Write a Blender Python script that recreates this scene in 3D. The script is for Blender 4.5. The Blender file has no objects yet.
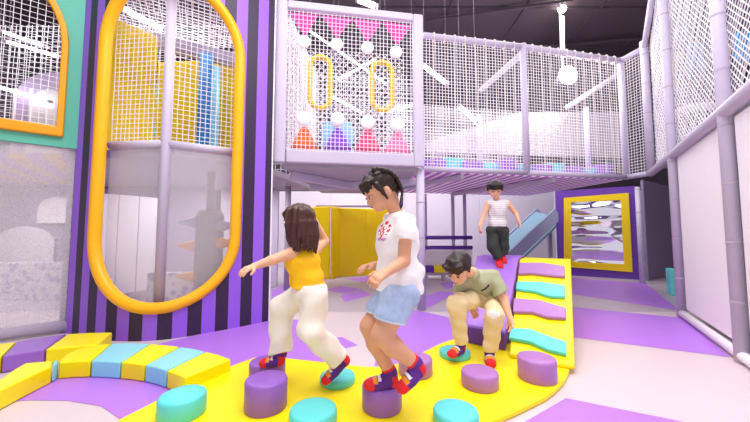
import bpy, math, random
import numpy as np
from mathutils import Vector, Matrix
random.seed(7)
S = bpy.context.scene
COL = S.collection
PI = math.pi

# ------------------------------------------------------------ camera, light, exposure
F_PX, CAM_H = 320.0, 0.91
PITCH = math.atan(21.0 / F_PX)
cam_d = bpy.data.cameras.new('camera'); cam = bpy.data.objects.new('camera', cam_d); COL.objects.link(cam)
cam_d.sensor_width = 36.0; cam_d.lens = 36.0 * F_PX / 750.0; cam_d.clip_start = 0.02
cam.location = (0, 0, CAM_H); cam.rotation_euler = (PI / 2 + PITCH, 0, 0)
S.camera = cam
w = bpy.data.worlds.new('world'); S.world = w; w.use_nodes = True
w.node_tree.nodes['Background'].inputs[0].default_value = (0.97, 0.95, 1.0, 1)
w.node_tree.nodes['Background'].inputs[1].default_value = 0.75
S.view_settings.view_transform = 'Standard'; S.view_settings.look = 'None'
S.view_settings.exposure = 0.18; S.view_settings.gamma = 1.0; S.view_settings.use_curve_mapping = False

def area(name, loc, size, size_y, power, col=(1, 0.97, 0.98), rot=(0, 0, 0)):
    d = bpy.data.lights.new(name, 'AREA'); d.shape = 'RECTANGLE'; d.size = size; d.size_y = size_y
    d.energy = power; d.color = col
    o = bpy.data.objects.new(name, d); COL.objects.link(o); o.location = loc; o.rotation_euler = rot
    return o
area('ceiling_light_front', (0.3, 1.0, 4.7), 4.5, 2.6, 255)
area('ceiling_light_right', (3.0, 2.6, 4.7), 2.0, 2.5, 22)
area('ceiling_light_hall', (0.5, 6.0, 4.9), 7.0, 3.0, 300)
area('ceiling_light_left', (-3.6, 4.6, 4.8), 3.0, 2.0, 170)
area('deck_fill_tower', (-2.2, 4.4, 1.6), 1.4, 0.8, 22)  # added fill brightening the tower's lower room, no lamp there
area('deck_fill_screen', (-4.6, 4.2, 1.6), 1.8, 0.8, 18)  # added fill behind the mesh screen, not a real fixture
area('back_fill', (1.0, 7.6, 2.2), 5.0, 0.6, 10)  # unseen fill added to brighten the back partitions

# ------------------------------------------------------------ pixel <-> world
cp, sp = math.cos(PITCH), math.sin(PITCH)
def ray(px, py):
    a = (px - 375.0) / F_PX; b = (211.0 - py) / F_PX
    return Vector((a, cp - b * sp, sp + b * cp))
def G(px, py, z=0.0):
    r = ray(px, py); t = (z - CAM_H) / r.z
    return Vector((r.x * t, r.y * t, z))
def J(px, py, Y):
    r = ray(px, py); t = Y / r.y
    return Vector((r.x * t, Y, CAM_H + r.z * t))
def PL(px, py, p0, n):
    r = ray(px, py); c = Vector((0, 0, CAM_H)); t = (Vector(p0) - c).dot(n) / r.dot(n)
    return c + r * t
def proj(p):
    x, y, z = p[0], p[1], p[2] - CAM_H
    d = y * cp + z * sp; u = -y * sp + z * cp
    return 375 + F_PX * x / d, 211 - F_PX * u / d

# ------------------------------------------------------------ materials
def lin(c):
    return tuple(((v / 12.92) if v <= 0.04045 else ((v + 0.055) / 1.055) ** 2.4) for v in c)
MATS = {}
def M(name, rgb, rough=0.5, metal=0.0, noise=0.0, bump=0.0, scale=20.0, spec=0.4, coat=0.0):
    if name in MATS: return MATS[name]
    m = bpy.data.materials.new(name); m.use_nodes = True; nt = m.node_tree; b = nt.nodes['Principled BSDF']
    c = lin([v / 255.0 for v in rgb])
    b.inputs['Base Color'].default_value = (*c, 1); b.inputs['Roughness'].default_value = rough
    b.inputs['Metallic'].default_value = metal; b.inputs['Specular IOR Level'].default_value = spec
    if coat: b.inputs['Coat Weight'].default_value = coat
    if noise or bump:
        tc = nt.nodes.new('ShaderNodeTexCoord'); nz = nt.nodes.new('ShaderNodeTexNoise')
        nz.inputs['Scale'].default_value = scale; nz.inputs['Detail'].default_value = 4
        nt.links.new(tc.outputs['Object'], nz.inputs['Vector'])
        if noise:
            mx = nt.nodes.new('ShaderNodeMix'); mx.data_type = 'RGBA'
            mx.inputs[6].default_value = (*[v * (1 - noise) for v in c], 1)
            mx.inputs[7].default_value = (*[min(1, v * (1 + noise)) for v in c], 1)
            nt.links.new(nz.outputs[0], mx.inputs[0]); nt.links.new(mx.outputs[2], b.inputs['Base Color'])
        if bump:
            bp = nt.nodes.new('ShaderNodeBump'); bp.inputs['Strength'].default_value = bump; bp.inputs['Distance'].default_value = 0.01
            nt.links.new(nz.outputs[0], bp.inputs['Height']); nt.links.new(bp.outputs[0], b.inputs['Normal'])
    MATS[name] = m
    return m
def glow(name, rgb, strength):
    m = bpy.data.materials.new(name); m.use_nodes = True; nt = m.node_tree
    b = nt.nodes['Principled BSDF']; c = lin([v / 255.0 for v in rgb])
    b.inputs['Base Color'].default_value = (*c, 1)
    b.inputs['Emission Color'].default_value = (*c, 1); b.inputs['Emission Strength'].default_value = strength
    MATS[name] = m; return m
def sheer(name, rgb, opacity):
    m = bpy.data.materials.new(name); m.use_nodes = True; nt = m.node_tree
    b = nt.nodes['Principled BSDF']; c = lin([v / 255.0 for v in rgb])
    b.inputs['Base Color'].default_value = (*c, 1); b.inputs['Roughness'].default_value = 0.8
    t = nt.nodes.new('ShaderNodeBsdfTransparent'); mx = nt.nodes.new('ShaderNodeMixShader')
    tc = nt.nodes.new('ShaderNodeTexCoord'); nz = nt.nodes.new('ShaderNodeTexNoise'); nz.inputs['Scale'].default_value = 90
    mr = nt.nodes.new('ShaderNodeMapRange'); mr.inputs[3].default_value = opacity - 0.03; mr.inputs[4].default_value = opacity + 0.03
    nt.links.new(tc.outputs['Object'], nz.inputs['Vector']); nt.links.new(nz.outputs[0], mr.inputs[0])
    nt.links.new(mr.outputs[0], mx.inputs[0])
    nt.links.new(t.outputs[0], mx.inputs[1]); nt.links.new(b.outputs[0], mx.inputs[2])
    nt.links.new(mx.outputs[0], nt.nodes['Material Output'].inputs['Surface'])
    MATS[name] = m; return m

CREAM = M('cream_vinyl', (214, 198, 205), 0.42, noise=0.03, scale=3)
LAV = M('lavender_mat_vinyl', (182, 122, 228), 0.42, noise=0.03, scale=3)
YEL = M('yellow_vinyl', (255, 234, 0), 0.38, noise=0.02, scale=6)
YELD = M('yellow_panel_vinyl', (240, 205, 0), 0.4, noise=0.03, scale=6)
PUR = M('purple_vinyl', (150, 100, 196), 0.38, noise=0.04, scale=8)
PURD = M('deep_purple_vinyl', (104, 58, 166), 0.4, noise=0.04, scale=8)
TEAL = M('teal_vinyl', (98, 216, 214), 0.38, noise=0.03, scale=8)
CYAN = M('sky_blue_vinyl', (140, 216, 236), 0.38, noise=0.03, scale=8)
MAU = M('mauve_vinyl', (176, 120, 190), 0.4, noise=0.03, scale=8)
STP = M('stripe_purple_vinyl', (150, 96, 222), 0.45, noise=0.03, scale=5)
STK = M('stripe_dark_vinyl', (52, 34, 66), 0.45, noise=0.05, scale=5)
PAD = M('lavender_padding', (198, 188, 211), 0.45, noise=0.03, bump=0.15, scale=30)
PADG = M('mauve_grey_padding', (182, 170, 188), 0.5, noise=0.05, bump=0.15, scale=30)
WHV = M('white_vinyl', (242, 236, 244), 0.5, noise=0.02, bump=0.1, scale=6)
WHN = M('white_net_cord', (244, 240, 248), 0.7)
BEI = M('beige_lacing_cord', (236, 220, 208), 0.8)
ORA = M('orange_vinyl', (246, 164, 22), 0.4, noise=0.03, scale=6)
AMB = M('amber_padding', (252, 182, 14), 0.38, noise=0.03, scale=6)
GRN = M('sea_green_panel', (96, 188, 164), 0.5, noise=0.03, scale=4)
DARK = M('dark_ceiling', (78, 66, 76), 0.6, noise=0.15, scale=1.2)
DKP = M('dark_plum_panel', (140, 122, 158), 0.6, noise=0.06, scale=4)
BLU = M('blue_padding', (46, 140, 206), 0.45)
SLB = M('slate_blue_plastic', (168, 176, 206), 0.35)
GRY = M('grey_padding', (84, 78, 92), 0.55)
PNK = M('hot_pink_felt', (226, 70, 160), 0.8)
PNK2 = M('rose_pink_felt', (232, 84, 130), 0.8)
PNK3 = M('light_pink_felt', (246, 130, 180), 0.8)
ORF = M('orange_felt', (244, 112, 50), 0.8)
PUF = M('violet_felt', (140, 80, 200), 0.8)
BLF = M('pale_blue_felt', (150, 205, 240), 0.8)
WHF = M('white_pompom', (250, 248, 252), 0.9)
STRIP = glow('led_strip_light', (255, 252, 255), 5.0)
BULB = glow('flood_lamp_light', (255, 244, 226), 30.0)
MESH = sheer('sheer_mesh_screen', (232, 226, 232), 0.30)
MESHD = sheer('sheer_dark_mesh_screen', (226, 220, 228), 0.28)
MIR = M('warped_mirror', (225, 222, 235), 0.05, metal=1.0)
_nt = MIR.node_tree; _tc = _nt.nodes.new('ShaderNodeTexCoord'); _nz = _nt.nodes.new('ShaderNodeTexNoise'); _bp = _nt.nodes.new('ShaderNodeBump')
_nz.inputs['Scale'].default_value = 1.6; _nz.inputs['Detail'].default_value = 0.5; _bp.inputs['Strength'].default_value = 1.0; _bp.inputs['Distance'].default_value = 0.10
_mp = _nt.nodes.new('ShaderNodeMapping'); _mp.inputs['Scale'].default_value = (0.8, 0.8, 2.6); _nt.links.new(_tc.outputs['Object'], _mp.inputs['Vector']); _nt.links.new(_mp.outputs[0], _nz.inputs['Vector']); _nt.links.new(_nz.outputs[0], _bp.inputs['Height']); _nt.links.new(_bp.outputs[0], _nt.nodes['Principled BSDF'].inputs['Normal'])

# ------------------------------------------------------------ object helpers
ORG = {}
def tag(o, label=None, cat=None, group=None, kind=None):
    if label: o['label'] = label
    if cat: o['category'] = cat
    if group: o['group'] = group
    if kind: o['kind'] = kind
    return o
def thing(name, loc, label, cat, group=None):
    o = bpy.data.objects.new(name, None); COL.objects.link(o); o.location = loc; o.empty_display_size = 0.1
    ORG[o.name] = Vector(loc)
    return tag(o, label, cat, group)
class MB:
    def __init__(s): s.v = []; s.f = []; s.m = []
    def add(s, vs, fs, mat=0):
        b = len(s.v); s.v += [Vector(p) for p in vs]; s.f += [tuple(i + b for i in f) for f in fs]; s.m += [mat] * len(fs)
        return s
    def hexa(s, b4, t4, mat=0):
        return s.add(list(b4) + list(t4), [(3, 2, 1, 0), (4, 5, 6, 7), (0, 1, 5, 4), (1, 2, 6, 5), (2, 3, 7, 6), (3, 0, 4, 7)], mat)
    def box(s, c, size, rz=0, mat=0):
        c = Vector(c); x, y, z = [v / 2 for v in size]; R = Matrix.Rotation(rz, 3, 'Z')
        q = [R @ Vector(p) for p in ((-x, -y, 0), (x, -y, 0), (x, y, 0), (-x, y, 0))]
        return s.hexa([c + p - Vector((0, 0, z)) for p in q], [c + p + Vector((0, 0, z)) for p in q], mat)
    def bar(s, a, b, wid, thick, mat=0, up=None):          # rectangular bar from a to b
        a, b = Vector(a), Vector(b); d = (b - a).normalized()
        up = Vector(up) if up else (Vector((0, 0, 1)) if abs(d.z) < 0.9 else Vector((0, 1, 0)))
        x = d.cross(up).normalized(); y = x.cross(d).normalized()
        x = x * thick / 2; y = y * wid / 2
        q = [-x - y, x - y, x + y, -x + y]
        return s.hexa([a + p for p in q], [b + p for p in q], mat)
    def prism(s, pts, off, mat=0):                         # polygon pts extruded by vector off
        n = len(pts); off = Vector(off)
        vs = [Vector(p) for p in pts] + [Vector(p) + off for p in pts]
        fs = [tuple(range(n - 1, -1, -1)), tuple(range(n, 2 * n))] + [(i, (i + 1) % n, (i + 1) % n + n, i + n) for i in range(n)]
        return s.add(vs, fs, mat)
    def tube(s, pts, r, n=10, mat=0, closed=False, caps=True):
        pts = [Vector(p) for p in pts]; k = len(pts); rs = r if isinstance(r, (list, tuple)) else [r] * k
        vs = []; prev = None
        for i, p in enumerate(pts):
            if closed: t = (pts[(i + 1) % k] - pts[i - 1])
            else: t = pts[min(i + 1, k - 1)] - pts[max(i - 1, 0)]
            t.normalize()
            if prev is None:
                u = Vector((0, 0, 1)) if abs(t.z) < 0.9 else Vector((1, 0, 0))
                x = t.cross(u).normalized()
            else: x = (prev - t * prev.dot(t)).normalized()
            prev = x; y = t.cross(x)
            for j in range(n):
                a = 2 * PI * j / n; vs.append(p + (x * math.cos(a) + y * math.sin(a)) * rs[i])
        fs = []
        for i in range(k if closed else k - 1):
            for j in range(n):
                a = i * n + j; b = i * n + (j + 1) % n; c = ((i + 1) % k) * n + (j + 1) % n; d = ((i + 1) % k) * n + j
                fs.append((a, b, c, d))
        if caps and not closed:
            fs.append(tuple(range(n - 1, -1, -1))); fs.append(tuple((k - 1) * n + j for j in range(n)))
        return s.add(vs, fs, mat)
    def lathe(s, prof, c=(0, 0, 0), n=40, mat=0, sx=1.0, sy=1.0, rz=0):
        c = Vector(c); vs = []; k = len(prof)
        for r, z in prof:
            for j in range(n):
                a = 2 * PI * j / n; x, y = r * math.cos(a) * sx, r * math.sin(a) * sy
                vs.append(c + Vector((x * math.cos(rz) - y * math.sin(rz), x * math.sin(rz) + y * math.cos(rz), z)))
        fs = [(i * n + j, i * n + (j + 1) % n, (i + 1) * n + (j + 1) % n, (i + 1) * n + j) for i in range(k - 1) for j in range(n)]
        fs.append(tuple(range(n - 1, -1, -1))); fs.append(tuple((k - 1) * n + j for j in range(n)))
        return s.add(vs, fs, mat)
    def ball(s, c, r, n=14, mat=0):
        c = Vector(c); r = Vector(r) if not isinstance(r, (int, float)) else Vector((r, r, r))
        vs = [c + Vector((0, 0, -r.z))]; m = n // 2
        for i in range(1, m):
            t = -PI / 2 + PI * i / m
            for j in range(n):
                a = 2 * PI * j / n; vs.append(c + Vector((r.x * math.cos(t) * math.cos(a), r.y * math.cos(t) * math.sin(a), r.z * math.sin(t))))
        vs.append(c + Vector((0, 0, r.z))); L = len(vs) - 1
        fs = [(0, 1 + (j + 1) % n, 1 + j) for j in range(n)]
        for i in range(m - 2):
            for j in range(n):
                a = 1 + i * n + j; b = 1 + i * n + (j + 1) % n; fs.append((a, b, b + n, a + n))
        o = 1 + (m - 2) * n
        fs += [(o + j, o + (j + 1) % n, L) for j in range(n)]
        return s.add(vs, fs, mat)
    def build(s, name, mats, parent=None, origin=None, bevel=0.0, smooth=False, seg=3):
        if not isinstance(mats, (list, tuple)): mats = [mats]
        if parent is not None: org = ORG[parent.name]
        elif origin is not None: org = Vector(origin)
        else:
            xs = [p.x for p in s.v]; ys = [p.y for p in s.v]; zs = [p.z for p in s.v]
            org = Vector(((min(xs) + max(xs)) / 2, (min(ys) + max(ys)) / 2, min(zs)))
        me = bpy.data.meshes.new(name); me.from_pydata([tuple(p - org) for p in s.v], [], s.f)
        for m in mats: me.materials.append(m)
        me.polygons.foreach_set('material_index', s.m)
        if smooth: me.polygons.foreach_set('use_smooth', [True] * len(me.polygons))
        me.update()
        o = bpy.data.objects.new(name, me); COL.objects.link(o)
        if parent is not None: o.parent = parent
        else: o.location = org
        ORG[o.name] = org
        if bevel:
            b = o.modifiers.new('bevel', 'BEVEL'); b.width = bevel; b.segments = seg; b.limit_method = 'ANGLE'; b.angle_limit = math.radians(40)
            me.polygons.foreach_set('use_smooth', [True] * len(me.polygons))
            wn = o.modifiers.new('wn', 'WEIGHTED_NORMAL'); wn.keep_sharp = False
        return o
def clip_line(p, d, poly):                                   # 2-D line against a convex polygon
    lo, hi = -1e9, 1e9; n = len(poly)
    ar = sum(poly[i][0] * poly[(i + 1) % n][1] - poly[(i + 1) % n][0] * poly[i][1] for i in range(n))
    sg = 1 if ar > 0 else -1
    for i in range(n):
        a, b = poly[i], poly[(i + 1) % n]
        nx, ny = -(b[1] - a[1]) * sg, (b[0] - a[0]) * sg
        num = (p[0] - a[0]) * nx + (p[1] - a[1]) * ny; den = d[0] * nx + d[1] * ny
        if abs(den) < 1e-9:
            if num < 0: return None
            continue
        t = -num / den
        if den > 0: lo = max(lo, t)
        else: hi = min(hi, t)
    return (lo, hi) if hi - lo > 0.01 else None
def net(mb, O, U, V, poly, cell, r, ang=0.0, mat=0, jit=0.004):
    O, U, V = Vector(O), Vector(U).normalized(), Vector(V).normalized(); N = U.cross(V)
    cx = sum(p[0] for p in poly) / len(poly); cy = sum(p[1] for p in poly) / len(poly)
    R = max(math.hypot(p[0] - cx, p[1] - cy) for p in poly)
    for a in (ang, ang + PI / 2):
        d = (math.cos(a), math.sin(a)); q = (-d[1], d[0]); k = int(R / cell) + 1
        for i in range(-k, k + 1):
            p = (cx + q[0] * cell * i, cy + q[1] * cell * i)
            h = clip_line(p, d, poly)
            if not h: continue
            L = h[1] - h[0]; sgm = max(1, int(L / 0.3)); pts = []
            for j in range(sgm + 1):
                t = h[0] + L * j / sgm; e = 0 if j in (0, sgm) else random.uniform(-jit, jit)
                u, v = p[0] + d[0] * t + q[0] * e, p[1] + d[1] * t + q[1] * e
                pts.append(O + U * u + V * v + N * random.uniform(-jit, jit))
            mb.tube(pts, r, 4, mat, caps=False)
    return mb
def dup(root, loc, label=None, group=None):
    r = root.copy(); COL.objects.link(r); r.location = loc
    if label: r['label'] = label
    if group: r['group'] = group
    for ch in list(root.children):
        c = ch.copy(); COL.objects.link(c); c.parent = r
        for g in ch.children:
            d = g.copy(); COL.objects.link(d); d.parent = c
    return r

UP = Vector((0, 0, 1))
ZD = 1.72                                                      # height of the upper decks

# ============================================================ SETTING
mb = MB()
mb.add([(-8, -2.5, 0), (9, -2.5, 0), (9, 11, 0), (-8, 11, 0)], [(0, 1, 2, 3)], 0)
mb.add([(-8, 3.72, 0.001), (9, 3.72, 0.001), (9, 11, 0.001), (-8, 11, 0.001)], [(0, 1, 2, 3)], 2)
for poly in (
    [(572, 278), (645, 283), (681, 311), (572, 294)],
    [(572, 307), (684, 318), (730, 357), (572, 337)],
    [(500, 436), (566, 398), (700, 425), (760, 436)],
    [(383, 330), (408, 309), (425, 312), (470, 322), (474, 345), (443, 352), (421, 362), (400, 372), (372, 376), (378, 350)],
    [(423, 297), (440, 291), (456, 293), (424, 310)],
    [(150, 346), (262, 319), (278, 318), (300, 320), (322, 345), (328, 370), (285, 370), (237, 376), (180, 375)],
    [(328, 338), (342, 337), (358, 345), (330, 352)],
    [(385, 283), (415, 285), (400, 292), (375, 289)],
    [(340, 296), (362, 290), (372, 295), (345, 302)],
    [(272, 290), (290, 282), (318, 290), (300, 300), (272, 305)],
    [(300, 276), (330, 277), (322, 284), (296, 281)],
    [(440, 283), (465, 280), (470, 286), (445, 289)],
    [(272, 308), (296, 301), (288, 312), (273, 317)], [(325, 290), (340, 286), (362, 289), (345, 294)], [(345, 279), (372, 276), (392, 279), (368, 283)], [(296, 292), (318, 291), (322, 297), (300, 300)],
    [(60, 368), (91, 366), (120, 368), (150, 372), (178, 380), (186, 392), (158, 412), (123, 421), (101, 406), (67, 400.5), (30, 400), (-20, 404), (-20, 396), (40, 376)]):
    pts = [G(x, y, 0.002) for x, y in poly]
    n = len(pts)
    ar = sum(pts[i].x * pts[(i + 1) % n].y - pts[(i + 1) % n].x * pts[i].y for i in range(n))
    if ar < 0: pts.reverse()
    mb.add(pts, [tuple(range(n))], 1)
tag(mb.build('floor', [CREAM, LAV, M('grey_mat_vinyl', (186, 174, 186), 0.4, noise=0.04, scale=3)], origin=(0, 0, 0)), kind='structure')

mb = MB(); mb.box((0.5, 4.25, 5.15), (17, 13.5, 0.1))
for i in range(7): mb.box((0.5, 3.2 + i * 1.25, 5.08), (17, 0.03, 0.05))
for i in range(12): mb.box((-7 + i * 1.4, 6.0, 5.085), (0.02, 10, 0.03))
mb.bar((1.2, 7.2, 5.0), (8, 6.2, 5.0), 0.05, 0.05); mb.bar((-1.0, 6.4, 5.0), (3.5, 5.4, 5.0), 0.04, 0.04)
tag(mb.build('ceiling', DARK), kind='structure')
WALLD = M('dark_wall_paint', (92, 80, 96), 0.7, noise=0.06, scale=1.5)
tag(MB().box((0.5, 10.9, 2.55), (17, 0.1, 5.1)).build('wall_back', WALLD), kind='structure')
tag(MB().box((-7.9, 4.2, 2.55), (0.1, 13.4, 5.1)).build('wall_left', WALLD), kind='structure')
tag(MB().box((8.9, 4.2, 2.55), (0.1, 13.4, 5.1)).build('wall_right', WALLD), kind='structure')

# ============================================================ LEFT: arch wall over a mesh screen
LA, LB = G(-60, 351), G(70, 332.5); LA.z = LB.z = 0
LU = (LB - LA).normalized(); LN = LU.cross(UP).normalized()     # LN faces the camera side
if LN.y > 0: LN = -LN
def LW(px, py):
    p = PL(px, py, LB, LN); return (p - LB).dot(LU), p.z
def LP(u, z, off=0.0): return LB + LU * u + UP * z + LN * off
t = thing('arch_wall_panel', LB, 'sea green wall panel with an orange arched window opening, upper left', 'wall panel')
uR, zB = LW(78, 149); zT = 3.9
oR = LW(66, 100)[0]; iR = LW(58.5, 100)[0]; oB = LW(66, 138)[1]; iB = LW(57, 127)[1]
fw = oR - iR; hw = 0.62; uc = iR - hw; zs = LW(60, 48)[1]
def arch(hw_, zb):
    pts = [(uc + hw_, zb)]
    pts += [(uc + hw_ * math.cos(a), zs + hw_ * 1.15 * math.sin(a)) for a in [PI * i / 28 for i in range(29)]]
    pts.append((uc - hw_, zb)); return pts
mb = MB()                                                       # board with the arched hole, in strips
out = arch(hw + fw * 0.5, (iB + oB) / 2); th = 0.05
top_pts = out[1:-1]
mb.prism([LP(uR, zB), LP(uR, zT), LP(out[0][0], zT), LP(out[0][0], zB)], -LN * th)
mb.prism([LP(out[-1][0], zB), LP(out[-1][0], zT), LP(uc - 1.3, zT), LP(uc - 1.3, zB)], -LN * th)
mb.prism([LP(out[0][0], zB), LP(out[0][0], out[0][1]), LP(out[-1][0], out[0][1]), LP(out[-1][0], zB)], -LN * th)
for a, b in zip(top_pts[:-1], top_pts[1:]):
    mb.prism([LP(a[0], a[1]), LP(a[0], zT), LP(b[0], zT), LP(b[0], b[1])], -LN * th)
mb.build('board', GRN, t)
mb = MB(); o_, i_ = arch(hw + fw, oB), arch(hw, iB); n = len(o_)
vs = [LP(p[0], p[1], 0.045) for p in o_] + [LP(p[0], p[1], 0.045) for p in i_] + [LP(p[0], p[1], -0.02) for p in o_] + [LP(p[0], p[1], -0.02) for p in i_]
fs = []
for i in range(n):
    j = (i + 1) % n
    fs += [(i, j, n + j, n + i), (i, 2 * n + i, 2 * n + j, j), (n + i, n + j, 3 * n + j, 3 * n + i), (2 * n + i, 3 * n + i, 3 * n + j, 2 * n + j)]
mb.add(vs, fs); mb.build('window_frame', ORA, t, bevel=0.012)
mb = MB(); net(mb, LB - LN * 0.02, LU, UP, arch(hw + 0.02, iB - 0.02), 0.050, 0.0030); mb.build('window_net', WHN, t)
t = thing('mesh_screen', LP(-0.6, 0), 'fine white mesh screen below the sea green arch panel', 'mesh screen')
mb = MB(); mb.prism([LP(-0.02, 0.1, -0.03), LP(-0.02, zB + 0.02, -0.03), LP(-2.6, zB + 0.02, -0.03), LP(-2.6, 0.1, -0.03)], -LN * 0.004); mb.build('mesh', MESH, t)
MB().tube([LP(-2.6, 0.06, -0.03), LP(-0.02, 0.06, -0.03)], 0.05, 12).build('bottom_rail', PADG, t, smooth=True)
MB().tube([LP(-2.6, zB + 0.03, -0.06), LP(-0.0, zB + 0.03, -0.06)], 0.035, 12).build('top_rail', PADG, t, smooth=True)
MB().tube([LP(-0.04, 0, -0.12), LP(-0.04, zB, -0.12)], 0.05, 12).build('post', PADG, t, smooth=True)

# ============================================================ LEFT: curved striped tower front
plan = [G(x, y) for x, y in ((64.6, 333), (90, 338.6), (121, 341.4), (150, 341), (175, 338.6), (198, 334.8), (225, 330), (250, 325), (269, 321))]
def cat_rom(ps, k=24):
    r = []
    for i in range(len(ps) - 1):
        p0, p1, p2, p3 = ps[max(i - 1, 0)], ps[i], ps[i + 1], ps[min(i + 2, len(ps) - 1)]
        for j in range(k):
            u = j / k; r.append(0.5 * (2 * p1 + (p2 - p0) * u + (2 * p0 - 5 * p1 + 4 * p2 - p3) * u * u + (3 * p1 - p0 - 3 * p2 + p3) * u ** 3))
    return r + [ps[-1].copy()]
def resample(ps, n):
    L = [0]
    for a, b in zip(ps[:-1], ps[1:]): L.append(L[-1] + (b - a).length)
    out = []; k = 0
    for i in range(n + 1):
        d = L[-1] * i / n
        while k < len(L) - 2 and L[k + 1] < d: k += 1
        out.append(ps[k].lerp(ps[k + 1], (d - L[k]) / max(1e-9, L[k + 1] - L[k])))
    return out, L[-1]
CUR, UT = resample(cat_rom(plan), 160)
for _ in range(60):
    CUR = [CUR[0]] + [(CUR[i - 1] + CUR[i] * 2 + CUR[i + 1]) / 4 for i in range(1, 160)] + [CUR[160]]
CUR, UT = resample(CUR, 160)
def TP(u, z, inset=0.0):
    t = max(0, min(0.99999, u / UT)) * 160; i = int(t); p = CUR[i].lerp(CUR[i + 1], t - i)
    a = CUR[min(i + 3, 160)] - CUR[max(i - 2, 0)]; n = Vector((-a.y, a.x, 0)).normalized()
    q = p + n * inset; q.z = z
    return q
def u_at(px, z):
    best = min((abs(proj(TP(UT * i / 600, z))[0] - px), UT * i / 600) for i in range(601)); return best[1]
uL, uRr = u_at(98.5, 1.7), u_at(238, 1.7)
ucT, hwT = (uL + uRr) / 2, (uRr - uL) / 2
zb_, zt_ = 0.262, 3.24
rv = hwT * 0.98
def hole(u):
    q = abs(u - ucT)
    if q >= hwT: return None
    e = rv * math.sqrt(1 - (q / hwT) ** 2); return zb_ + rv - e, zt_ - rv + e
t = thing('curved_tower_front', TP(UT / 2, 0), 'tall curved purple and black striped panel with a yellow rimmed oval opening', 'wall panel')
mb = MB(); SW = 0.111; us = u_at(149.5, 0.1) - SW / 2; sub = 6
k0 = -int(us / (SW / sub)) - 1; edges = []
k = k0
while us + k * SW / sub < UT:
    edges.append((max(0, us + k * SW / sub), k)); k += 1
edges.append((UT, k))
HT = 3.75
for (ua, ka), (ub, kb) in zip(edges[:-1], edges[1:]):
    if ub - ua < 1e-5: continue
    mat = 0 if (ka // sub) % 2 == 0 else 1
    ha, hb = hole(ua), hole(ub)
    if ha is None and hb is None: spans = [((0, HT), (0, HT))]
    else:
        mid = (zb_ + rv, zt_ - rv)
        if ha is None: ha = mid
        if hb is None: hb = mid
        spans = [((0, ha[0]), (0, hb[0])), ((ha[1], HT), (hb[1], HT))]
    for (a0, a1), (b0, b1) in spans:
        mb.hexa([TP(ua, a0), TP(ub, b0), TP(ub, b0, 0.05), TP(ua, a0, 0.05)], [TP(ua, a1), TP(ub, b1), TP(ub, b1, 0.05), TP(ua, a1, 0.05)], mat)
mb.build('striped_panel', [STP, STK], t)
loop = []
for i in range(24): a = PI + PI * i / 24; loop.append((ucT + hwT * math.cos(a), zb_ + rv + rv * math.sin(a)))
for i in range(10): loop.append((ucT + hwT, zb_ + rv + (zt_ - zb_ - 2 * rv) * i / 10))
for i in range(24): a = PI * i / 24; loop.append((ucT + hwT * math.cos(a), zt_ - rv + rv * math.sin(a)))
for i in range(10): loop.append((ucT - hwT, zt_ - rv - (zt_ - zb_ - 2 * rv) * i / 10))
MB().tube([TP(u, z, 0.01) for u, z in loop], 0.050, 14, closed=True).build('oval_rim', AMB, t, smooth=True)
MB().box(TP(UT, 1.85, 0.02), (0.014, 0.05, 3.7), 0.7).build('edge_trim', WHV, t)
# post, deck rim, nets just inside
t = thing('tower_net', TP(ucT, 0, 0.16), 'white rope net and fine mesh on a lavender post inside the oval opening', 'net')
um = u_at(157, 1.7); pm = TP(um, 0, 0.16); pl = TP(uL - 0.06, 0, 0.13); pr = TP(uRr + 0.06, 0, 0.13)
MB().tube([pm, pm + UP * 3.6], 0.042, 14).build('post', PAD, t, smooth=True)
for s_, (a, b) in enumerate(((pl, pm), (pm, pr))):
    MB().tube([a + UP * ZD, b + UP * ZD], 0.04, 12).build('deck_rim', PAD, t, smooth=True)
    L = (b - a).length
    mb = MB(); net(mb, a, b - a, UP, [(0, ZD), (L, ZD), (L, 3.6), (0, 3.6)], 0.046, 0.0029); mb.build('rope_net', WHN, t)
    mb = MB(); mb.prism([a + UP * 0.05, b + UP * 0.05, b + UP * ZD, a + UP * ZD], (b - a).normalized().cross(UP) * -0.003); mb.build('fine_mesh', MESHD, t)
# upper room of the tower
def panel(name, A, B, z0, z1, th, mat, label, cat, group=None, bevel=0.015):
    A, B = Vector((A[0], A[1], 0)), Vector((B[0], B[1], 0)); n = (B - A).normalized().cross(UP) * th
    return tag(MB().hexa([A + UP * z0, B + UP * z0, B + n + UP * z0, A + n + UP * z0], [A + UP * z1, B + UP * z1, B + n + UP * z1, A + n + UP * z1]).build(name, mat, bevel=bevel), label, cat, group)
panel('yellow_padded_panel', J(100, 100, 3.35), J(154, 100, 3.75), ZD + 0.02, 3.26, 0.06, YELD, 'large yellow padded panel left of the post in the upper oval opening', 'padded panel')
panel('yellow_padded_panel', J(159, 100, 4.55), J(240, 100, 4.45), ZD + 0.02, 3.37, 0.06, YELD, 'yellow padded panel behind the blue column in the upper oval opening', 'padded panel')
pb = J(205, 100, 4.1)
t = thing('padded_column', (pb.x, pb.y, ZD + 0.02), 'blue padded column behind the net of the oval opening', 'column')
MB().tube([(pb.x, pb.y, ZD + 0.02), (pb.x, pb.y, 3.25)], 0.085, 14).build('shaft', BLU, t, smooth=True)
MB().tube([(pb.x + 0.11, pb.y + 0.03, ZD + 0.02), (pb.x + 0.11, pb.y + 0.03, 3.1)], 0.06, 12).build('shaft_pad', CYAN, t, smooth=True)
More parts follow.
